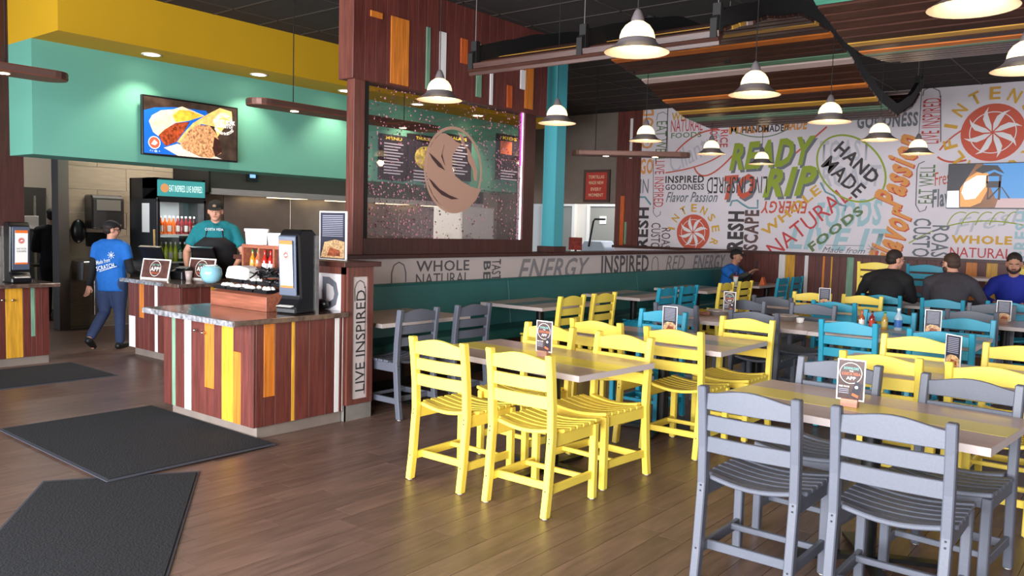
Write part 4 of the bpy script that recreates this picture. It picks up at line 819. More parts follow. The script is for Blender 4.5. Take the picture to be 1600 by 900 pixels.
t = thing('paper_napkin', 'crumpled brown napkin at the edge of the plates table', 'napkin', (ony(1099, 490, 7.74).x, 7.74, ZT)); MB().ball((0, 0, .018), (.075, .045, .018), 9, 5).ball((.03, .02, .025), (.04, .035, .02), 7, 5).build('crumple', mat('kraft_paper', (150, 100, 80), .8), t)
# drink cup and caddy on the last banquette table
t = thing('drink_cup', 'white drink cup with straw in front of the seated diner', 'cup', (onx(1171, 440, -5.6).x, 13.0, ZT)); MB().lathe([(0, 0), (.03, 0), (.043, .13), (.0, .13)], 18).build('cup_wall', WHITE, t); MB().lathe([(.046, .128), (.046, .138), (0, .14)], 18).build('lid', mat('red_band', (196, 70, 60), .5), t); MB().tube([(0, 0, .13), (.012, 0, .2)], .004, 6).build('straw', mat('straw_red', (196, 60, 60), .5), t)
t = thing('menu_holder', 'small orange menu holder on the last banquette table', 'menu holder', (-5.25, 13.3, ZT)); MB().prism([(-.05, 0), (.05, 0), (.006, .13), (-.006, .13)], -.045, .045).build('folded_card', mat('orange_card', (206, 100, 50), .6), t)
# ================================================================== condiment counter
ZC = TOPZ+.0005
BOXW = wood('tray_wood', (150, 88, 66), 0)
bx = thing('condiment_tray', 'sloped wooden condiment tray holding black pans on the serving counter', 'tray', (-5.82, 3.95, ZC))
MB().prism([(-.17, 0), (.15, 0), (.15, .2), (-.17, .115)], -.39, .39, ax='x').build('tray_body', BOXW, bx, bevel=.003)
PANL = mat('pan_white', (226, 222, 214), .6)
for k in range(4):
    x = -.285+k*.19
    for j in (0, 1):
        y = -.085+j*.16; z = .144+j*.044
        pn = MB().box(x-.085, x+.085, y-.07, y+.07, z-.006, z+.016).box(x-.07, x+.07, y-.055, y+.055, z+.014, z+.02).build('pan', BLKPL, bx)
        q = MB(); Rn = random.Random(k*2+j)
        for i in range(7): q.ball((x+Rn.uniform(-.05, .05), y+Rn.uniform(-.04, .04), z+.022), (.03, .024, .022), 7, 4)
        q.build('pan_contents', PANL if (j == 0 or k == 1) else BLKPL, bx)
t = thing('straw_pile', 'heap of black wrapped straws and cutlery on the condiment tray', 'cutlery', (-5.70, 3.98, ZC+.248)); Rn = random.Random(5); q = MB()
for i in range(60): a = Rn.uniform(0, PI); l = .05; p = Vector((Rn.uniform(-.12, .12), Rn.uniform(-.05, .05), Rn.uniform(0, .07))); d = Vector((math.cos(a), math.sin(a), Rn.uniform(-.5, .5))); q.tube([p-d*l, p+d*l], .006, 5)
o = q.build('cutlery', BLKPL, t); o['kind'] = 'stuff'
t = thing('napkin_bag', 'white paper bag on the condiment tray', 'bag', (-6.06, 3.985, ZC+.222), r3(12)); MB().prism([(-.13, .0), (.12, -.01), (.14, .085), (.03, .105), (-.1, .095)], -.08, .08).build('paper_bag', PAPER, t, bevel=.015)
# wooden rack with sauce bottles, cup stacks on top
rk = thing('bottle_rack', 'wooden rack with sauce bottle cubbies behind the condiment tray', 'rack', (-6.02, 4.19, ZC))
RX0, RX1 = ony(381, 400, 4.15).x+6.02, .42; RH = .5
MB().box(RX0, RX1, -.06, .05, 0, .24).build('rack_base', BOXW, rk); MB().box(RX0, RX1, -.06, .05, RH-.03, RH).build('rack_top', BOXW, rk); MB().box(RX0, RX1, .035, .05, .24, RH-.03).build('rack_back', DARKW, rk)
for x in (RX0+.012, ony(408.5, 415, 4.16).x+6.02, ony(432, 415, 4.16).x+6.02, RX1-.012): MB().box(x-.012, x+.012, -.06, .05, .24, RH-.03).build('divider', BOXW, rk)
for i, (u, m_, c_, l_) in enumerate(((395, (200, 130, 40), GC, (220, 150, 50)), (403, (190, 90, 40), GC, (206, 120, 60)), (414, (180, 40, 30), RC, (236, 232, 230)), (423, (170, 34, 30), RC, (226, 220, 222)))):
    bottle(('amber hot sauce bottle with green cap in the wooden rack', 'orange hot sauce bottle with green cap in the wooden rack', 'red hot sauce bottle with white label in the wooden rack, beside the orange one', 'red hot sauce bottle with white label in the wooden rack, at the end')[i], (ony(u, 415, 4.17).x, 4.17, ZC+.2405), .215, .025, bmat('rack%d' % i, m_), c_, labm=mat('racklabel%d' % i, l_, .5), group='sauce bottles in the rack')
CUPW = mat('clear_cup_stack', (214, 212, 220), .3, alpha=.85)
for u0, u1, h_, lb in ((384, 420, .135, 'tall stack of clear plastic cups on the wooden rack'), (420.5, 447, .105, 'low stack of clear plastic lids on the wooden rack')):
    x0, x1 = ony(u0, 375, 4.19).x, ony(u1, 375, 4.19).x; t = thing('cup_stack', lb, 'cups', ((x0+x1)/2, 4.185, ZC+RH)); w_ = (x1-x0)/2*.92
    n = 26; vs = []
    for z, s in ((0, .92), (h_*.8, 1), (h_*.82, 1.06), (h_, 1.06)):
        for i in range(n): a = 2*PI*i/n; g = 1-.05*(i % 2 if z < h_*.81 else 0); vs.append((w_*s*g*math.cos(a), .055*s*g*math.sin(a), z))
    MB().add(vs, [(i*n+k, i*n+(k+1) % n, (i+1)*n+(k+1) % n, (i+1)*n+k) for i in range(3) for k in range(n)]+[tuple(range(3*n, 4*n))]).build('cups', CUPW, t)
# tall napkin dispensers
DGL = mat('dispenser_smoke', (74, 82, 100), .25); ORP = mat('advert_orange', (226, 110, 40), .5); RDP = mat('advert_red', (196, 60, 50), .5)
def dispenser(label, x, y, z, rot):
    t = thing('napkin_dispenser', label, 'dispenser', (x, y, z), rot)
    MB().prism([(-.12, 0), (.13, 0), (.13, .6), (.08, .645), (-.05, .645), (-.09, .6), (-.07, .3), (-.06, .12), (-.12, .05)], -.1, .1, ax='x').build('housing', BLKPL, t, bevel=.012)
    MB().prism([(-.095, .14), (-.085, .14), (-.1, .6), (-.112, .59), (-.1, .3)], -.085, .085, ax='x').build('front_cover', DGL, t, bevel=.003)
    MB().box(-.11, .11, .10, .135, 0, .6).build('grey_side', STEEL, t)
    f = link('advert_panel', MB().box(-.062, .062, -.003, 0, 0, .36).mesh('advert', CWT), t, (0, -.103, .2)); f.rotation_euler = (r3(3), 0, 0)
    for a, b in ((.33, .36), (0, .018)): flat(f, 'advert_band', ORP, [(-.062, a), (.062, a), (.062, b), (-.062, b)], y=-.0035)
    flat(f, 'advert_logo', RDP, disc(0, .25, .032, n=20), y=-.0035); ring(f, 'advert_logo_ring', CWT, 0, .25, .023, .026, y=-.004); flat(f, 'advert_logo_wave', CWT, [(-.018, .243), (0, .262), (.018, .25), (.004, .24)], y=-.004)
    text(f, 'SAVE THE SEA', DK, 0, .165, .095, .02, y=-.0035, depth=0); text(f, 'YOUR NAPKIN', DK, 0, .137, .095, .02, y=-.0035, depth=0, bold=.02)
    MB().prism([(-.14, .055), (-.03, .07), (-.03, .078), (-.15, .06)], -.07, .07, ax='x').build('napkin', PAPER, t)
dispenser('tall black napkin dispenser beside the condiment tray', -5.27, 3.94, ZC, r3(12))
p = onz(32, 440, TZ); dispenser('tall black napkin dispenser on the napkin counter', -9.62, onx(31, 400, -9.55).y, TZ, PI/2)
# black bag of trash liners against the post
t = thing('plastic_bag', 'crumpled black plastic bag against the end post', 'bag', (-5.36, 4.22, ZC+.004)); MB().ball((0, 0, .04), (.13, .05, .045), 12, 7).ball((-.06, -.01, .045), (.06, .04, .04), 9, 6).ball((.07, -.005, .05), (.06, .04, .04), 9, 6).build('bag_folds', BLKPL, t)
# poster on the ledge
x0, x1 = ony(499, 370, 4.45).x, ony(541, 370, 4.45).x; za = 1.29; zb = ony(520, 330, 4.45).z; w_ = x1-x0
t = thing('food_poster', 'white-edged food poster standing on the partition ledge', 'poster', ((x0+x1)/2, 4.45, za)); hh = zb-za
MB().box(-w_/2, w_/2, 0, .012, 0, hh).build('poster_board', CW, t); flat(t, 'print_ground', CNV, [(-w_*.46, hh*.02), (w_*.46, hh*.02), (w_*.46, hh*.97), (-w_*.46, hh*.97)], y=-.001)
for k in range(12): flat(t, 'print_line', CLN, [(-w_*.38, hh*(.9-k*.038)), (w_*.38, hh*(.9-k*.038)), (w_*.38, hh*(.915-k*.038)), (-w_*.38, hh*(.915-k*.038))], y=-.0016)
flat(t, 'print_food', CFD, [(-w_*.44, hh*.04), (w_*.44, hh*.04), (w_*.44, hh*.38), (w_*.1, hh*.42), (-w_*.3, hh*.36)], y=-.0016); flat(t, 'print_food', mat('poster_filling', (160, 80, 46), .5, var=.6, scale=50), [(-w_*.2, hh*.08), (w_*.3, hh*.08), (w_*.28, hh*.2), (-w_*.1, hh*.26)], y=-.002)
# ================================================================== register counter things
SIGN = mat('sign_brown', (86, 52, 44), .5, var=.4, scale=20)
def appsign(u, v0, v1, wd, label, y):
    a, b = ony(u, v0, y), ony(u, v1, y); h_ = a.z-ZC; t = thing('app_sign', label, 'sign', (a.x, y, ZC), r3(12))
    o = link('sign_board', MB().box(-wd/2, wd/2, 0, .008, 0, h_).mesh('sign_board', CW), t); o.rotation_euler = (r3(-12), 0, 0)
    flat(o, 'print_ground', SIGN, [(-wd*.46, h_*.06), (wd*.46, h_*.06), (wd*.46, h_*.94), (-wd*.46, h_*.94)], y=-.001); ring(o, 'print_ring', CWT, 0, h_*.52, h_*.36, h_*.385, y=-.0016)
    text(o, 'GET THE', CTE, 0, h_*.7, wd*.26, h_*.1, y=-.0016, depth=0, bold=.02); text(o, 'APP!', CWT, 0, h_*.5, wd*.34, h_*.22, y=-.0016, depth=0, bold=.05); text(o, 'FREE FOOD', COR, 0, h_*.3, wd*.3, h_*.09, y=-.0016, depth=0, bold=.02)
    MB().prism([(.03, 0), (.13, 0), (.03+h_*.17, h_*.7), (.018+h_*.17, h_*.7)], -wd*.2, wd*.2, ax='x').build('easel', BLKPL, t)
appsign(240, 404, 437, .46, 'brown app sign with white ring near the end of the register counter', 4.85); appsign(312, 403, 433, .42, 'brown app sign with white ring half hidden by the pale blue globe', 5.25)
t = thing('glass_globe', 'pale blue round glass globe on the register counter', 'globe', (ony(330, 420, 5.08).x, 5.08, ZC)); MB().lathe([(0, 0), (.06, 0), (.1, .035), (.122, .1), (.11, .16), (.08, .19), (.06, .185), (0, .18)], 24).build('globe_wall', mat('pale_blue_glass', (150, 205, 222), .15, coat=.6), t); MB().lathe([(.06, .182), (.07, .198), (.062, .2)], 20).build('rim', WHITE, t)
def pos(u, y, label):
    x = ony(u, 410, y).x; t = thing('register_terminal', label, 'register', (x, y, ZC), r3(195))
    MB().lathe([(0, 0), (.09, 0), (.09, .012), (.02, .02), (.02, .18)], 18).build('stand', BLKPL, t)
    o = link('screen_housing', MB().cbox((0, 0, 0), (.34, .03, .24)).mesh('screen_housing', BLKPL, .006), t, (0, -.01, .25)); o.rotation_euler = (r3(-22), 0, 0)
    MB().box(-.17, .17, -.02, .02, .118, .125).build('silver_edge', STEEL, o)
pos(238, 5.0, 'black register terminal behind the first app sign'); pos(318, 5.5, 'black register terminal in front of the cashier')
t = thing('plastic_cup', 'clear plastic cup between the app signs', 'cup', (ony(295, 425, 5.05).x, 5.05, ZC)); MB().lathe([(0, 0), (.03, 0), (.042, .11), (.036, .11), (.028, .004)], 16).build('cup_wall', mat('frosted_cup', (196, 176, 170), .3, alpha=.8), t)
t = thing('card_reader', 'black card reader box on the register counter', 'card reader', (ony(276, 425, 5.05).x, 5.1, ZC), r3(10)); MB().prism([(-.07, 0), (.07, 0), (.07, .15), (-.07, .09)], -.1, .1, ax='x').build('reader_body', BLKPL, t, bevel=.006); MB().cbox((0, -.02, .125), (.14, .06, .01)).build('keypad', DKMETAL, t)
t = thing('broom', 'wooden broom handle leaning against the drinks cooler', 'broom', (-9.95, 5.3, 0)); a = Vector((-10.3, 5.47, 1.45))-Vector((-9.95, 5.3, 0)); MB().tube([(0, 0, .1), a], .014, 10).build('handle', wood('broom_wood', (206, 164, 100), 2), t); MB().box(-.12, .12, -.03, .03, 0, .11).build('brush', DKMETAL, t)
# ================================================================== drinks cooler
CX, CY0, CY1 = -10.75, 5.75, 6.48; cw = CY1-CY0; CH = 2.15; CBK = mat('cooler_black', (22, 21, 22), .35)
c = thing('drinks_cooler', 'black glass-door drinks cooler with a lit teal header', 'cooler', (CX, (CY0+CY1)/2, 0), PI/2)
MB().box(-cw/2, -cw/2+.04, .03, .75, 0, CH).box(cw/2-.04, cw/2, .03, .75, 0, CH).box(-cw/2, cw/2, .7, .75, 0, CH).box(-cw/2, cw/2, .03, .75, 1.86, CH).box(-cw/2, cw/2, .03, .75, 0, .2).build('cabinet', CBK, c)
MB().box(-cw/2+.04, cw/2-.04, .66, .7, .2, 1.86).build('interior_back', mat('cooler_white', (200, 204, 206), .4), c)
MB().box(-cw/2, -cw/2+.045, 0, .03, .15, 1.86).box(cw/2-.045, cw/2, 0, .03, .15, 1.86).box(-cw/2, cw/2, 0, .03, 1.82, 1.88).box(-cw/2, cw/2, 0, .03, .15, .22).build('door_frame', CBK, c, bevel=.004)
MB().box(-cw/2+.045, cw/2-.045, .01, .014, .22, 1.82).build('door_glass', GLASS, c)
MB().box(-cw/2+.02, cw/2-.02, 0, .03, 1.9, 2.12).build('header_sign', mat('header_teal', (60, 140, 140), .4, emit=.5), c)
HT = mat('header_white', (226, 240, 236), .5, emit=.6); text(c, 'EAT INSPIRED. LIVE INSPIRED.', HT, .06, 2.01, cw*.68, .09, y=0, depth=.001); flat(c, 'header_badge', mat('badge_orange', (206, 140, 90), .5, emit=.4), disc(-cw/2+.11, 2.01, .06, n=20), y=-.001)
flat(c, 'side_notice', PAPER, [], y=0) if False else None
for z in (.55, 1.0, 1.38): MB().box(-cw/2+.045, cw/2-.045, .06, .6, z-.02, z).build('shelf', WHITE, c)
MB().box(cw/2-.07, cw/2-.05, -.03, -.005, 1.0, 1.3).build('door_handle', STEEL, c)
t = thing('paper_notice', 'white paper notice taped to the side of the drinks cooler', 'notice', (CX-.3, CY0-.002, 1.6)); MB().box(-.1, .1, -.002, 0, -.2, .2).build('sheet', PAPER, t)
l = bpy.data.lights.new('cooler_light', 'AREA'); l.size = .5; l.size_y = .1; l.shape = 'RECTANGLE'; l.energy = 10; l.color = (.9, .95, 1); lo = bpy.data.objects.new('cooler_light', l); COL.objects.link(lo); lo.location = (CX-.1, (CY0+CY1)/2, 1.84); lo.rotation_euler = (0, 0, PI/2)
rows = [(1.3805, .25, [('orange', (226, 96, 30))]*4+[('cherry', (130, 20, 24))]*4+[('cola', (60, 20, 18))], 'top'), (1.0005, .27, [('lime', (196, 206, 40))]*4+[('green', (40, 90, 50))]*4, 'middle'), (.5505, .22, [('clear', (150, 190, 210))]*6, 'bottom')]
for z, h_, bl, nm in rows:
    for i, (n_, rgb) in enumerate(bl):
        y = CY0+.085+(cw-.17)*(i+.5)/len(bl)
        bottle('%s soda bottle on the %s shelf of the drinks cooler' % (n_, nm), (CX-.12, y, z), h_, .029, bmat('soda_'+n_, rgb), WHITE, group='%s soda bottles on the %s cooler shelf' % (n_, nm), name='soda_bottle', labm=mat('soda_label', (236, 226, 220), .5) if i % 2 == 0 else None)
# ================================================================== kitchen fittings
def wallitem(name, label, cat, u, v, x): p = onx(u, v, x); return thing(name, label, cat, (x+.001, p.y, p.z), PI/2)
t = wallitem('towel_dispenser', 'smoky grey paper towel dispenser on the beige tiles', 'dispenser', 157, 331, XK)
MB().prism([(-.25, -.24), (-.02, -.24), (0, -.2), (0, .24), (-.2, .24), (-.25, .18)], -.23, .23, ax='x').build('housing', mat('smoke_plastic', (52, 48, 46), .2, coat=.5), t, bevel=.02); MB().box(-.17, .17, -.256, -.245, .02, .17).build('window_panel', mat('smoke_light', (120, 112, 104), .2), t)
t = wallitem('soap_dispenser', 'black oval soap dispenser on the beige tiles', 'dispenser', 119, 361, XK); MB().ball((0, -.06, 0), (.1, .06, .17), 16, 10).build('housing', BLKPL, t)
t = wallitem('towel_holder', 'black slotted glove holder below the towel dispenser', 'holder', 151, 374, XK); MB().box(-.16, .16, -.07, 0, -.1, .1).build('box', BLKPL, t, bevel=.01)
for z in (.05, -.04): MB().box(-.12, .12, -.075, -.07, z-.01, z+.01).build('slot', DKMETAL, t)
t = thing('hand_sink', 'steel hand sink on the tiled wall behind the worker', 'sink', (XK+.001, onx(140, 420, XK).y, .95), PI/2); MB().prism([(-.35, -.25), (0, -.25), (0, .02), (-.38, .02), (-.38, -.05)], -.25, .25, ax='x').build('basin', STEEL, t, bevel=.01); MB().tube([(0, -.03, .02), (0, -.03, .16), (0, -.12, .2), (0, -.16, .15)], .012, 8).build('tap', STEEL, t); MB().tube([(0, -.15, -.25), (0, -.15, -.75)], .03, 10).build('drain_pipe', STEEL, t)
hd_ = thing('exhaust_hood', 'long stainless exhaust hood over the kitchen line', 'hood', (XK+.02, 6.75, 2.0)); MB().prism([(0, 0), (1.0, 0), (1.0, .35), (.8, .55), (0, .55)], 0, 6.15).build('hood_shell', mat('hood_dark', (62, 55, 50), .5), hd_); MB().box(.98, 1.02, 0, 6.15, -.03, .06).build('front_lip', STEEL, hd_); MB().prism([(0, 0), (1.0, 0), (1.0, .35), (.8, .55), (0, .55)], -.03, 0).build('end_plate', BLACK, hd_)
for k in range(4): MB().box(.3, .6, 1.45+k*1.2, 2.05+k*1.2, -.02, 0).build('hood_lamp', mat('hood_lamp_glow', (255, 230, 180), .5, emit=3), hd_)
t = thing('digital_display', 'small black digital display on the hood', 'display', (XK+1.025, onx(393, 276, XK+1.03).y, onx(393, 276, XK+1.03).z), PI/2); MB().cbox((0, 0, 0), (.18, .07, .16)).build('case', BLKPL, t); flat(t, 'screen', mat('display_blue', (120, 160, 230), .4, emit=1.2), [(-.05, -.02), (.05, -.02), (.05, .05), (-.05, .05)], y=-.037)
t = thing('prep_table', 'long stainless prep table below the hood', 'prep table', (XK+.3, 7.8, 0)); MB().box(-.28, .45, 0, 4.8, .86, .9).build('worktop', STEEL, t); MB().box(-.28, .42, 0, 4.8, .3, .33).build('undershelf', STEEL, t)
for x in (-.24, .38):
    for y in (.05, 2.4, 4.75): MB().tube([(x, y, 0), (x, y, .86)], .022, 8).build('leg', STEEL, t)
for k, (y, w_, m_, lb) in enumerate(((8.9, .5, WHITE, 'tall white panel refrigerator seen through the glass screen'), )):
    t = thing('white_refrigerator', lb, 'refrigerator', (-9.9, 11.4, 0), PI/2); MB().box(-.45, .45, .02, .7, 0, 1.95).build('cabinet', m_, t, bevel=.01); MB().box(-.44, .44, 0, .02, .1, 1.93).build('door', m_, t, bevel=.006); MB().box(.34, .37, -.03, 0, .9, 1.3).build('door_handle', STEEL, t)
# corridor shelf
t = thing('steel_shelf', 'steel shelf with white boxes inside the dim corridor', 'shelf', (-13.9, 5.25, 0)); MB().box(-.25, .25, -.2, .3, 1.35, 1.38).box(-.25, .25, -.2, .3, .8, .83).build('shelf_board', STEEL, t); MB().box(-.25, -.22, -.2, -.17, 0, 1.9).box(.22, .25, -.2, -.17, 0, 1.9).box(-.25, -.22, .27, .3, 0, 1.9).box(.22, .25, .27, .3, 0, 1.9).build('upright', STEEL, t)
t = thing('white_box', 'white box on the corridor shelf', 'box', (-13.9, 5.3, 1.381)); MB().box(-.15, .15, -.14, .14, 0, .2).build('carton', PAPER, t, bevel=.004)
# menu boards on the bulkhead
MBK = mat('menu_black', (40, 32, 44), .5); MYL = mat('menu_yellow', (226, 200, 60), .5, emit=.3); MLN = mat('menu_lines', (190, 186, 206), .6, emit=.2)
def through(u): return onx(u, 240, XT+.03).y
for i, (u0, u1, head, lb) in enumerate(((592, 634, 'MENU', 'black menu board with columns of text'), (637, 690, 'THURSDAY', 'black menu board headed THURSDAY with a round dish'), (693, 735, 'SALADS', 'purple-black menu board in the middle of the bulkhead'), (776, 812, 'KIDS', 'small menu board with a colour picture'))):
    a, b = through(u0), through(u1); zt = onx(u0, 208, XT+.03).z; zb_ = onx(u0, 280, XT+.03).z; t = thing('menu_board', lb+' behind the glass screen', 'menu board', (XT+.03, (a+b)/2, (zt+zb_)/2), PI/2, 'menu boards on the bulkhead'); w_ = b-a; h_ = zt-zb_
    MB().cbox((0, 0, 0), (w_, .05, h_)).build('board', MBK, t); text(t, head, MYL, 0, h_*.42, w_*.6, h_*.07, y=-.027, depth=0, bold=.03)
    if i == 1: flat(t, 'picture_dish', mat('menu_dish', (216, 190, 90), .5, var=.6, scale=20), disc(0, .0, w_*.33, h_*.26), y=-.027)
    elif i == 3: flat(t, 'picture_dish', COR, [(-w_*.4, .05), (w_*.1, .05), (w_*.1, h_*.35), (-w_*.4, h_*.35)], y=-.027)
    for k in range(11 if i in (0, 2) else 4): z = h_*.3-k*h_*.065 if i in (0, 2) else -h_*.3-k*.05; flat(t, 'menu_line', MLN, [(-w_*.36, z-.009), (w_*(.36-.1*(k % 3)), z-.009), (w_*(.36-.1*(k % 3)), z+.009), (-w_*.36, z+.009)], y=-.027)
# red framed sign on the grey wall
a, b = ony(914, 266, YB), ony(953, 316, YB); t = thing('framed_sign', 'red sign about tortillas in a dark wooden frame', 'sign', ((a.x+b.x)/2, YB-.002, (a.z+b.z)/2)); w_, h_ = b.x-a.x, a.z-b.z
MB().cbox((0, -.02, 0), (w_, .04, h_)).build('frame', DARKW, t); flat(t, 'print_ground', mat('sign_red', (176, 52, 40), .6), [(-w_*.4, -h_*.42), (w_*.4, -h_*.42), (w_*.4, h_*.42), (-w_*.4, h_*.42)], y=-.042)
for s, z, w3 in (('TORTILLAS', .28, .6), ('MADE NEW', .1, .56), ('EVERY', -.1, .4), ('MOMENT', -.28, .56)): text(t, s, mat('sign_cream', (226, 190, 160), .6), 0, h_*z, w_*w3, h_*.1, y=-.044, depth=0, bold=.03)
# back room: red notices, mop bucket
t = thing('red_notice', 'red notice sign on the wall of the back room', 'sign', (ony(857, 354, 17.9).x, 17.99, ony(857, 354, 17.9).z)); MB().box(-.15, .15, -.01, 0, -.17, .17).build('sheet', mat('notice_red', (176, 24, 34), .6), t)
for k in range(4): flat(t, 'print_line', CWT, [(-.11, .1-k*.07), (.11, .1-k*.07), (.11, .12-k*.07), (-.11, .12-k*.07)], y=-.012)
p = ony(899, 380, 14.2); t = thing('menu_placard', 'dark red placard beyond the turquoise column', 'sign', (p.x, 14.2, 0)); MB().box(-.16, .16, -.01, .01, p.z-.14, p.z+.12).build('placard', mat('placard_red', (120, 36, 30), .6, var=.5, scale=14), t); MB().box(-.02, .02, 0, .03, .0, p.z).build('stand', DKMETAL, t); MB().box(-.15, .15, -.1, .12, 0, .02).build('base', DKMETAL, t)
p = ony(935, 380, 16.5); t = thing('janitor_cart', 'pale grey cart with a black handle in the back room', 'cart', (p.x, 16.5, 0)); hz = p.z-.1
MB().prism([(-.3, .5), (.3, .5), (.34, hz), (.24, hz+.16), (-.24, hz+.16), (-.34, hz)], -.25, .25).build('bin', mat('cart_grey', (156, 166, 176), .5), t, bevel=.02); MB().tube([(-.1, -.26, hz+.02), (.02, -.28, hz+.6), (.06, -.28, hz+.66), (.34, -.28, hz+.66)], .025, 8).build('handle', BLKPL, t)
MB().box(-.28, .28, -.22, .22, .08, .5).build('base', DKMETAL, t)
for x in (-.22, .22):
    for y in (-.18, .18): MB().ball((x, y, .045), .045, 10, 6).build('caster', BLKPL, t)
# ================================================================== people
SKIN = mat('skin', (206, 150, 126), .55, var=.05, scale=20); SKIN2 = mat('skin_tan', (176, 124, 100), .55, var=.05, scale=20); EYEW = mat('eye_white', (230, 226, 220), .3); EYED = mat('eye_dark', (40, 28, 24), .3); LIP = mat('lips', (168, 96, 86), .5)
def cl_(n, rgb): return mat('cloth_'+n, rgb, .85, var=.08, scale=25, bump=.15)
JEANS = cl_('jeans', (48, 62, 96)); BLKC = cl_('black', (24, 23, 26)); TEE_B = cl_('blue', (28, 104, 190)); TEE_T = cl_('teal', (14, 112, 122)); DKG = cl_('dark_grey', (56, 52, 58)); NAVYB = cl_('royal_blue', (26, 40, 140)); DENIMD = cl_('dark_trousers', (40, 40, 48)); HAIR = mat('dark_hair', (40, 28, 24), .7, var=.3, scale=60); HAIRB = mat('brown_hair', (66, 46, 38), .7, var=.3, scale=60); SHOE = mat('black_shoe', (22, 21, 22), .5)
def loft(mb, rings, n=16):
    vs = []; pts = [Vector(r[0]) for r in rings]
    for i, (c, rx, ry, *ax) in enumerate(rings):
        d = (pts[min(i+1, len(pts)-1)]-pts[max(i-1, 0)]).normalized(); xa = Vector(ax[0]) if ax else Vector((1, 0, 0))
        xa = xa-d*xa.dot(d)
        if xa.length < .05: xa = d.orthogonal()
        xa.normalize(); ya = d.cross(xa)
        vs += [pts[i]+xa*rx*math.cos(2*PI*k/n)+ya*ry*math.sin(2*PI*k/n) for k in range(n)]
    m_ = len(rings)
    mb.add(vs, [(i*n+k, i*n+(k+1) % n, (i+1)*n+(k+1) % n, (i+1)*n+k) for i in range(m_-1) for k in range(n)]+[tuple(range(n-1, -1, -1)), tuple(range((m_-1)*n, m_*n))])
def remesh(mb, name, m_, vox, parent, smooth=3):
    me = mb.mesh(name, m_); o = bpy.data.objects.new('tmp', me); COL.objects.link(o)
    r = o.modifiers.new('r', 'REMESH'); r.mode = 'VOXEL'; r.voxel_size = vox; s = o.modifiers.new('s', 'SMOOTH'); s.iterations = smooth; s.factor = .5
    me2 = bpy.data.meshes.new_from_object(o.evaluated_get(bpy.context.evaluated_depsgraph_get())); bpy.data.objects.remove(o)
    me2.materials.clear(); me2.materials.append(m_); me2.name = name
    me2.polygons.foreach_set('use_smooth', [True]*len(me2.polygons)); return link(name, me2, parent)
def limb(mb, pts, rs): 
    loft(mb, [(p, r, r) for p, r in zip(pts, rs)], 12)
    for p, r in zip(pts, rs): mb.ball(p, r*.99, 12, 8)
def lerp(a, b, t_): return Vector(a)+(Vector(b)-Vector(a))*t_
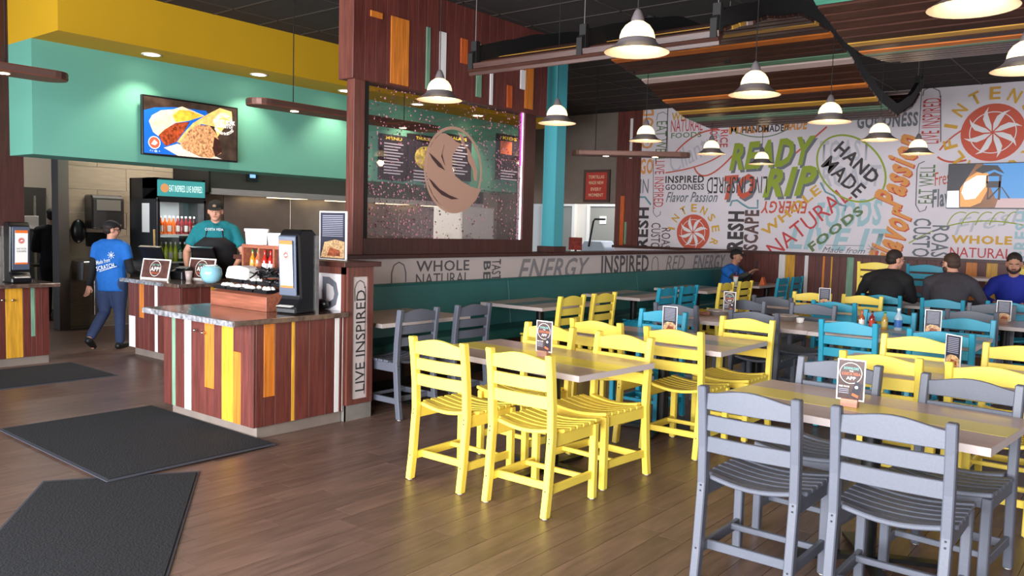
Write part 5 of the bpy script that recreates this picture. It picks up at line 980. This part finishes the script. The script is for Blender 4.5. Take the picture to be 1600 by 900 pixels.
def person(label, loc, rot, J, scale=1., skin=SKIN, shirt=TEE_B, sleeve=.55, sleeve_m=None, trousers=JEANS, hair=HAIR, cap=None, apron=None, stout=1., beard=False, glasses=False, back_print=None, hair_long=False):
    t = thing('person', label, 'person', loc, rot); t.scale = (scale,)*3
    J = {k: Vector(v) if not isinstance(v, (int, float)) else v for k, v in J.items()}
    pel, ch_, nb, hd = J['pel'], J['chest'], J['neck'], J['head']; wst = lerp(pel, ch_, .45)
    HM = Matrix.Translation(hd) @ Matrix.Rotation(J.get('yaw', 0), 4, 'Z') @ Matrix.Rotation(J.get('nod', 0), 4, 'X')
    mb = MB(); s = stout
    tors = [(pel-(ch_-pel).normalized()*.06, .13*s, .1*s), (pel, .165*s, .115*s), (wst, .15*s, .105*s), (lerp(pel, ch_, .8), .17*s, .118*s), (ch_, .185*s, .11*s), (lerp(ch_, nb, .45), .165*s, .09*s), (lerp(ch_, nb, .75), .11*s, .075*s), (nb, .065, .06)]
    loft(mb, tors); limb(mb, [nb, hd-Vector((0, 0, .03))], [.058, .055])
    def H(p): return HM @ Vector(p)
    def hball(m_, c, r): # ellipsoid in head space
        q = MB().ball((0, 0, 0), r, 16, 12); m_.add([HM @ (Vector(v)+Vector(c)) for v in q.v], q.f, 0, True)
    for c, r in (((0, -.01, .02), (.077, .096, .095)), ((0, .02, -.03), (.066, .072, .075)), ((0, .042, -.078), (.042, .042, .034)), ((0, .092, -.012), (.012, .018, .024)), ((0, .098, -.026), (.016, .014, .011)), ((0, .075, .03), (.05, .02, .012)), ((.079, -.005, -.012), (.012, .022, .032)), ((-.079, -.005, -.012), (.012, .022, .032)), ((.035, .062, -.03), (.026, .022, .026)), ((-.035, .062, -.03), (.026, .022, .026))): hball(mb, c, r)
    for sd in 'LR':
        sx = 1 if sd == 'R' else -1; sh, el_, wr, kn, an = J['s'+sd], J['e'+sd], J['w'+sd], J['k'+sd], J['a'+sd]
        limb(mb, [lerp(ch_, sh, .6), sh, lerp(sh, el_, .5), el_, lerp(el_, wr, .4), wr], [.06, .058, .05, .041, .043, .028])
        d = (wr-el_).normalized(); hdir = J.get('h'+sd, d).normalized(); lat = hdir.cross(Vector((0, 0, 1)))
        if lat.length < .3: lat = Vector((1, 0, 0))
        lat = lat.normalized(); dn = lat.cross(hdir); dn = dn if dn.z < 0 else -dn
        pm_ = wr+hdir*.05; loft(mb, [(wr, .026, .02, lat), (pm_, .04, .016, lat), (wr+hdir*.095, .04, .014, lat)], 10)
        for k, (o_, l_) in enumerate(((-.03, .062), (-.01, .075), (.01, .07), (.03, .054))):
            b0 = wr+hdir*.09+lat*o_; b1 = b0+hdir*l_*.55+dn*.008; b2 = b1+(hdir*.6+dn*.8).normalized()*l_*.55; limb(mb, [b0, b1, b2], [.0105, .0098, .0085])
        tside = -sx; b0 = wr+hdir*.035+lat*.03*tside; b1 = b0+(hdir*.6+lat*.6*tside+dn*.2).normalized()*.045; limb(mb, [b0, b1, b1+(hdir*.9+dn*.3).normalized()*.03], [.013, .011, .0095])
        hip = pel+Vector((sx*.09*s, 0, -.02)); limb(mb, [hip, lerp(hip, kn, .4), kn, lerp(kn, an, .35), an], [.09*s, .082*s, .058, .056, .038])
        ft = J.get('t'+sd, an+Vector((0, .14, -.05))); limb(mb, [an+Vector((0, -.03, -.035)), lerp(an, ft, .5)+Vector((0, 0, -.02)), ft], [.036, .036, .028])
    body = remesh(mb, 'body', skin, .0085, t, 4)
    # clothing follows the body
    sb = MB(); loft(sb, [(p-((ch_-pel).normalized()*.08 if i == 0 and pel.z > .8 else Vector()), rx+.018+(.03 if i == 0 else 0), ry+.018+(.012 if i == 0 else 0)) for i, (p, rx, ry) in enumerate(tors[:-1])]+[(lerp(ch_, nb, .85), .09, .08)])
    longs = MB()
    for sd in 'LR':
        sh, el_, wr = J['s'+sd], J['e'+sd], J['w'+sd]
        limb(sb, [nb+Vector((0, -.01, -.035)), lerp(nb, sh, .55)+Vector((0, 0, -.01)), sh], [.075*s, .082*s, .078])
        if sleeve >= 1: limb(sb, [lerp(ch_, sh, .5), sh, lerp(sh, el_, .5), el_, lerp(el_, wr, .9)], [.085*s, .08, .07, .058, .042])
        else: limb(sb, [lerp(ch_, sh, .5), sh], [.08, .078]); loft(sb, [(sh, .078, .078), (lerp(sh, el_, sleeve), .073, .073), (lerp(sh, el_, sleeve+.12), .07, .07)], 12)
        if sleeve_m: longs = MB(); limb(longs, [lerp(sh, el_, .3), el_, lerp(el_, wr, .9)], [.062, .056, .042]); remesh(longs, 'under_sleeve', sleeve_m, .012, t, 2)
    remesh(sb, 'shirt', shirt, .012, t, 14 if sleeve >= 1 else 6)
    tb = MB(); loft(tb, [(pel+(ch_-pel).normalized()*.09, .165*s, .12*s), (pel, .18*s, .13*s), (pel-(ch_-pel).normalized()*.09, .16*s, .12*s)])
    for sd in 'LR':
        sx = 1 if sd == 'R' else -1; kn, an = J['k'+sd], J['a'+sd]; hip = pel+Vector((sx*.09*s, 0, -.02)); limb(tb, [hip, lerp(hip, kn, .4), kn, lerp(kn, an, .5), lerp(kn, an, .93)], [.105*s, .096*s, .075, .07, .062])
    remesh(tb, 'trousers', trousers, .013, t, 3)
    for sd in 'LR':
        an = J['a'+sd]; ft = J.get('t'+sd, an+Vector((0, .14, -.05))); q = MB(); limb(q, [an+Vector((0, -.045, -.04)), lerp(an, ft, .55)+Vector((0, 0, -.018)), ft+Vector((0, .03, 0))], [.048, .046, .036]); remesh(q, 'shoe', SHOE, .01, t, 2)
    def hpart(name, m_, lst):
        q = MB(); [hball(q, c, r) for c, r in lst]; return q.build(name, m_, t)
    hpart('eyes', EYEW, [((.029, .088, .006), (.010, .007, .0042)), ((-.029, .088, .006), (.010, .007, .0042))]); hpart('pupils', EYED, [((.029, .0935, .006), (.005, .004, .005)), ((-.029, .0935, .006), (.005, .004, .005))])
    hpart('brows', hair, [((.03, .088, .026), (.02, .01, .0045)), ((-.03, .088, .026), (.02, .01, .0045))]); hpart('mouth', LIP, [((0, .086, -.056), (.022, .01, .006))])
    if beard: hpart('beard', hair, [((0, .05, -.08), (.05, .044, .036)), ((.045, .03, -.06), (.03, .04, .035)), ((-.045, .03, -.06), (.03, .04, .035)), ((0, .092, -.044), (.026, .01, .006))])
    hpart('hair', hair, [((0, -.022, .04), (.083, .096, .088))] + ([((0, -.06, -.04), (.07, .06, .08))] if hair_long else [((0, -.045, -.01), (.078, .072, .06))]))
    if cap:
        n = 22; vs = []; 
        for i in range(7):
            a = PI/2*i/6
            for k in range(n): q = 2*PI*k/n; vs.append(HM @ Vector((.089*math.cos(a)*math.cos(q), -.008+.108*math.cos(a)*math.sin(q), .048+.08*math.sin(a))))
        o = MB().add(vs, [(i*n+k, i*n+(k+1) % n, (i+1)*n+(k+1) % n, (i+1)*n+k) for i in range(6) for k in range(n)], 0, True).build('cap', cap, t)
        br = [(-.075, .07), (-.07, .13), (-.04, .165), (0, .175), (.04, .165), (.07, .13), (.075, .07), (0, .09)]
        vs = [HM @ Vector((x, y, .05-.18*(y-.07)+dz)) for dz in (0, .006) for x, y in br]; k_ = len(br)
        MB().add(vs, [tuple(range(k_-1, -1, -1)), tuple(range(k_, 2*k_))]+[(i, (i+1) % k_, k_+(i+1) % k_, k_+i) for i in range(k_)]).build('brim', cap, o)
        hpart('cap_badge', mat('cap_badge', (150, 120, 96), .6), [((0, .1, .075), (.022, .008, .016))])
    if glasses:
        q = MB()
        for sx in (-1, 1): q.tube([HM @ Vector((sx*.034+.024*math.cos(a), .1, .006+.018*math.sin(a))) for a in [2*PI*i/12 for i in range(13)]], .003, 5); q.tube([HM @ Vector((sx*.058, .1, .01)), HM @ Vector((sx*.084, .0, .008))], .003, 5)
        q.tube([HM @ Vector((-.01, .1, .008)), HM @ Vector((.01, .1, .008))], .003, 5); q.build('glasses', BLKPL, t)
    if apron:
        n = 18; vs = []; rows = [(ch_+Vector((0, .0, -.0)), .15, .168*s, .5), (lerp(pel, ch_, .75), .215*s, .168*s, .75), (wst, .2*s, .165*s, 1.), (pel, .215*s, .165*s, 1.), (pel+Vector((0, .01, -.25)), .2*s, .15*s, .95), (pel+Vector((0, .01, -.42)), .21*s, .16*s, .9)]
        for c_, rx, ry, fr in rows:
            for i in range(n+1): a = PI/2+(i/n-.5)*PI*1.05*fr; vs.append(Vector((c_.x+rx*math.cos(a), c_.y+ry*math.sin(a), c_.z)))
        m_ = n+1; ap = MB().add(vs, [(r*m_+i, r*m_+i+1, (r+1)*m_+i+1, (r+1)*m_+i) for r in range(len(rows)-1) for i in range(n)], 0, True).build('apron', apron, t, fixn=False); so = ap.modifiers.new('thick', 'SOLIDIFY'); so.thickness = .006
        for sx in (-1, 1): MB().tube([ch_+Vector((sx*.1, .135, -.03)), ch_+Vector((sx*.085, .1, .09)), nb+Vector((sx*.06, .0, .03))], .009, 6).build('apron_strap', apron, ap)
    return t
STAND = dict(pel=(0, 0, .93), chest=(0, .01, 1.3), neck=(0, .0, 1.46), head=(0, .02, 1.62), sL=(-.19, 0, 1.38), sR=(.19, 0, 1.38), eL=(-.25, -.02, 1.1), eR=(.25, -.02, 1.1), wL=(-.24, .12, .9), wR=(.24, .12, .9), kL=(-.09, .02, .5), kR=(.09, .02, .5), aL=(-.09, -.02, .08), aR=(.09, -.02, .08))
SIT = dict(pel=(0, 0, .58), chest=(0, .1, .95), neck=(0, .15, 1.1), head=(0, .2, 1.26), sL=(-.2, .1, 1.01), sR=(.2, .1, 1.01), eL=(-.3, .26, .83), eR=(.3, .26, .83), wL=(-.14, .45, .80), wR=(.14, .45, .80), hL=(.7, .6, -.1), hR=(-.7, .6, -.1), kL=(-.13, .42, .56), kR=(.13, .42, .56), aL=(-.13, .4, .08), aR=(.13, .4, .08))
# worker walking behind the counters, seen from behind
J = dict(STAND, kL=(-.09, -.02, .5), aL=(-.1, -.36, .2), tL=(-.1, -.30, .06), kR=(.08, .06, .5), aR=(.08, .06, .08), wL=(-.3, -.02, .86), wR=(.26, .27, 1.03), eR=(.27, 0, 1.08), yaw=r3(-52), nod=r3(-8), hR=(-.2, 1, 0))
wk = person('restaurant worker in a blue printed T-shirt, jeans and black cap walking past the register counter', (-9.98, 4.76, 0), r3(36), J, .89, stout=1.14, shirt=TEE_B, sleeve=.4, sleeve_m=BLKC, cap=BLKC, glasses=True)
pr = link('shirt_print', None, wk, (0, -.155, 1.2)); PWH = mat('print_white', (226, 232, 240), .8)
text(pr, 'Made from', PWH, -.03, .0, .2, .055, rot=r3(14), shear=.3, depth=.004, bold=.02); text(pr, 'SCRATCH', PWH, 0, -.075, .25, .06, rot=r3(14), bold=.04, depth=.004)
for a in range(4): ribbon(pr, 'print_star', PWH, [(.085-.05*math.cos(a*PI/4), .085-.05*math.sin(a*PI/4)), (.085+.05*math.cos(a*PI/4), .085+.05*math.sin(a*PI/4))], .007, y=-.006)
ribbon(pr, 'print_underline', PWH, [(-.08, -.14), (.16, -.06)], .008, y=-.004)
# cashier
J = dict(STAND, head=(0, .05, 1.61), eL=(-.32, .06, 1.12), eR=(.32, .06, 1.12), wL=(-.25, .3, .99), wR=(.28, .3, .97), hL=(.2, .8, -.5), hR=(-.2, .8, -.5), nod=r3(-10), chest=(0, .03, 1.3))
cs = person('cashier in a teal T-shirt, black apron and black cap standing behind the register counter', (-9.35, 5.77, 0), r3(-128), J, 1.06, shirt=TEE_T, sleeve=.6, trousers=BLKC, cap=BLKC, apron=BLKC, stout=1.16, hair=HAIRB)
pr = link('shirt_print', None, cs, (0, .178, 1.395), PI); text(pr, 'COSTA VIDA', PWH, 0, 0, .2, .03, bold=.02, depth=.004)
# diner on the banquette
J = dict(SIT, eL=(-.24, .3, .875), eR=(.24, .3, .875), wL=(-.07, .46, .98), wR=(.07, .46, .98), hL=(.3, .6, .5), hR=(-.3, .6, .5), nod=r3(-8))
dn = person('diner in a blue T-shirt and black cap sitting on the banquette with a phone', (-5.98, 13.42, -.02), r3(-90), J, .98, shirt=TEE_B, sleeve=.5, sleeve_m=cl_('olive', (64, 62, 56)), cap=BLKC, skin=SKIN2, trousers=DENIMD)
ph = thing('phone', 'black phone held by the diner on the banquette', 'phone', (-5.42, 13.42, 1.02)); MB().box(-.006, .006, -.037, .037, 0, .14).build('phone_body', BLKPL, ph, bevel=.003)
# three men at the tables before the high-top
J1 = dict(SIT, chest=(0, .12, .99), neck=(.02, .18, 1.14), head=(.05, .23, 1.285), sL=(-.22, .12, 1.04), sR=(.22, .12, 1.04), eL=(-.35, .22, .815), eR=(.275, .22, .815), wL=(-.13, .46, .805), wR=(.13, .46, .805), yaw=r3(-48), nod=r3(-6))
person('man in a black jacket seated with his back to the window', (-2.74, 10.88, 0), 0, J1, 1.03, shirt=BLKC, sleeve=1, trousers=DENIMD, stout=1.12, hair=HAIR)
J2 = dict(J1, eL=(-.275, .22, .815), eR=(.35, .22, .815), head=(-.03, .22, 1.27), yaw=r3(52), nod=r3(-8))
person('man in a dark grey shirt with glasses seated with his back to the window', (-2.02, 10.82, 0), 0, J2, 1.03, shirt=DKG, sleeve=1, trousers=DENIMD, stout=1.1, hair=HAIRB, glasses=True, beard=True)
J3 = dict(SIT, pel=(0, 0, .556), wL=(-.14, .45, .79), wR=(.14, .45, .79), nod=r3(-20), yaw=r3(8))
person('bearded man in a royal blue shirt seated facing the room', (-1.50, 12.1, 0), PI, J3, 1.05, shirt=NAVYB, sleeve=1, trousers=DENIMD, hair=HAIR, beard=True, skin=SKIN2, stout=1.05)
person('kitchen worker in black standing in the dim corridor', (-13.4, 5.5, 0), r3(60), dict(STAND, wL=(-.15, .35, 1.05), wR=(.15, .35, 1.05)), .98, shirt=BLKC, sleeve=1, trousers=BLKC, cap=BLKC)
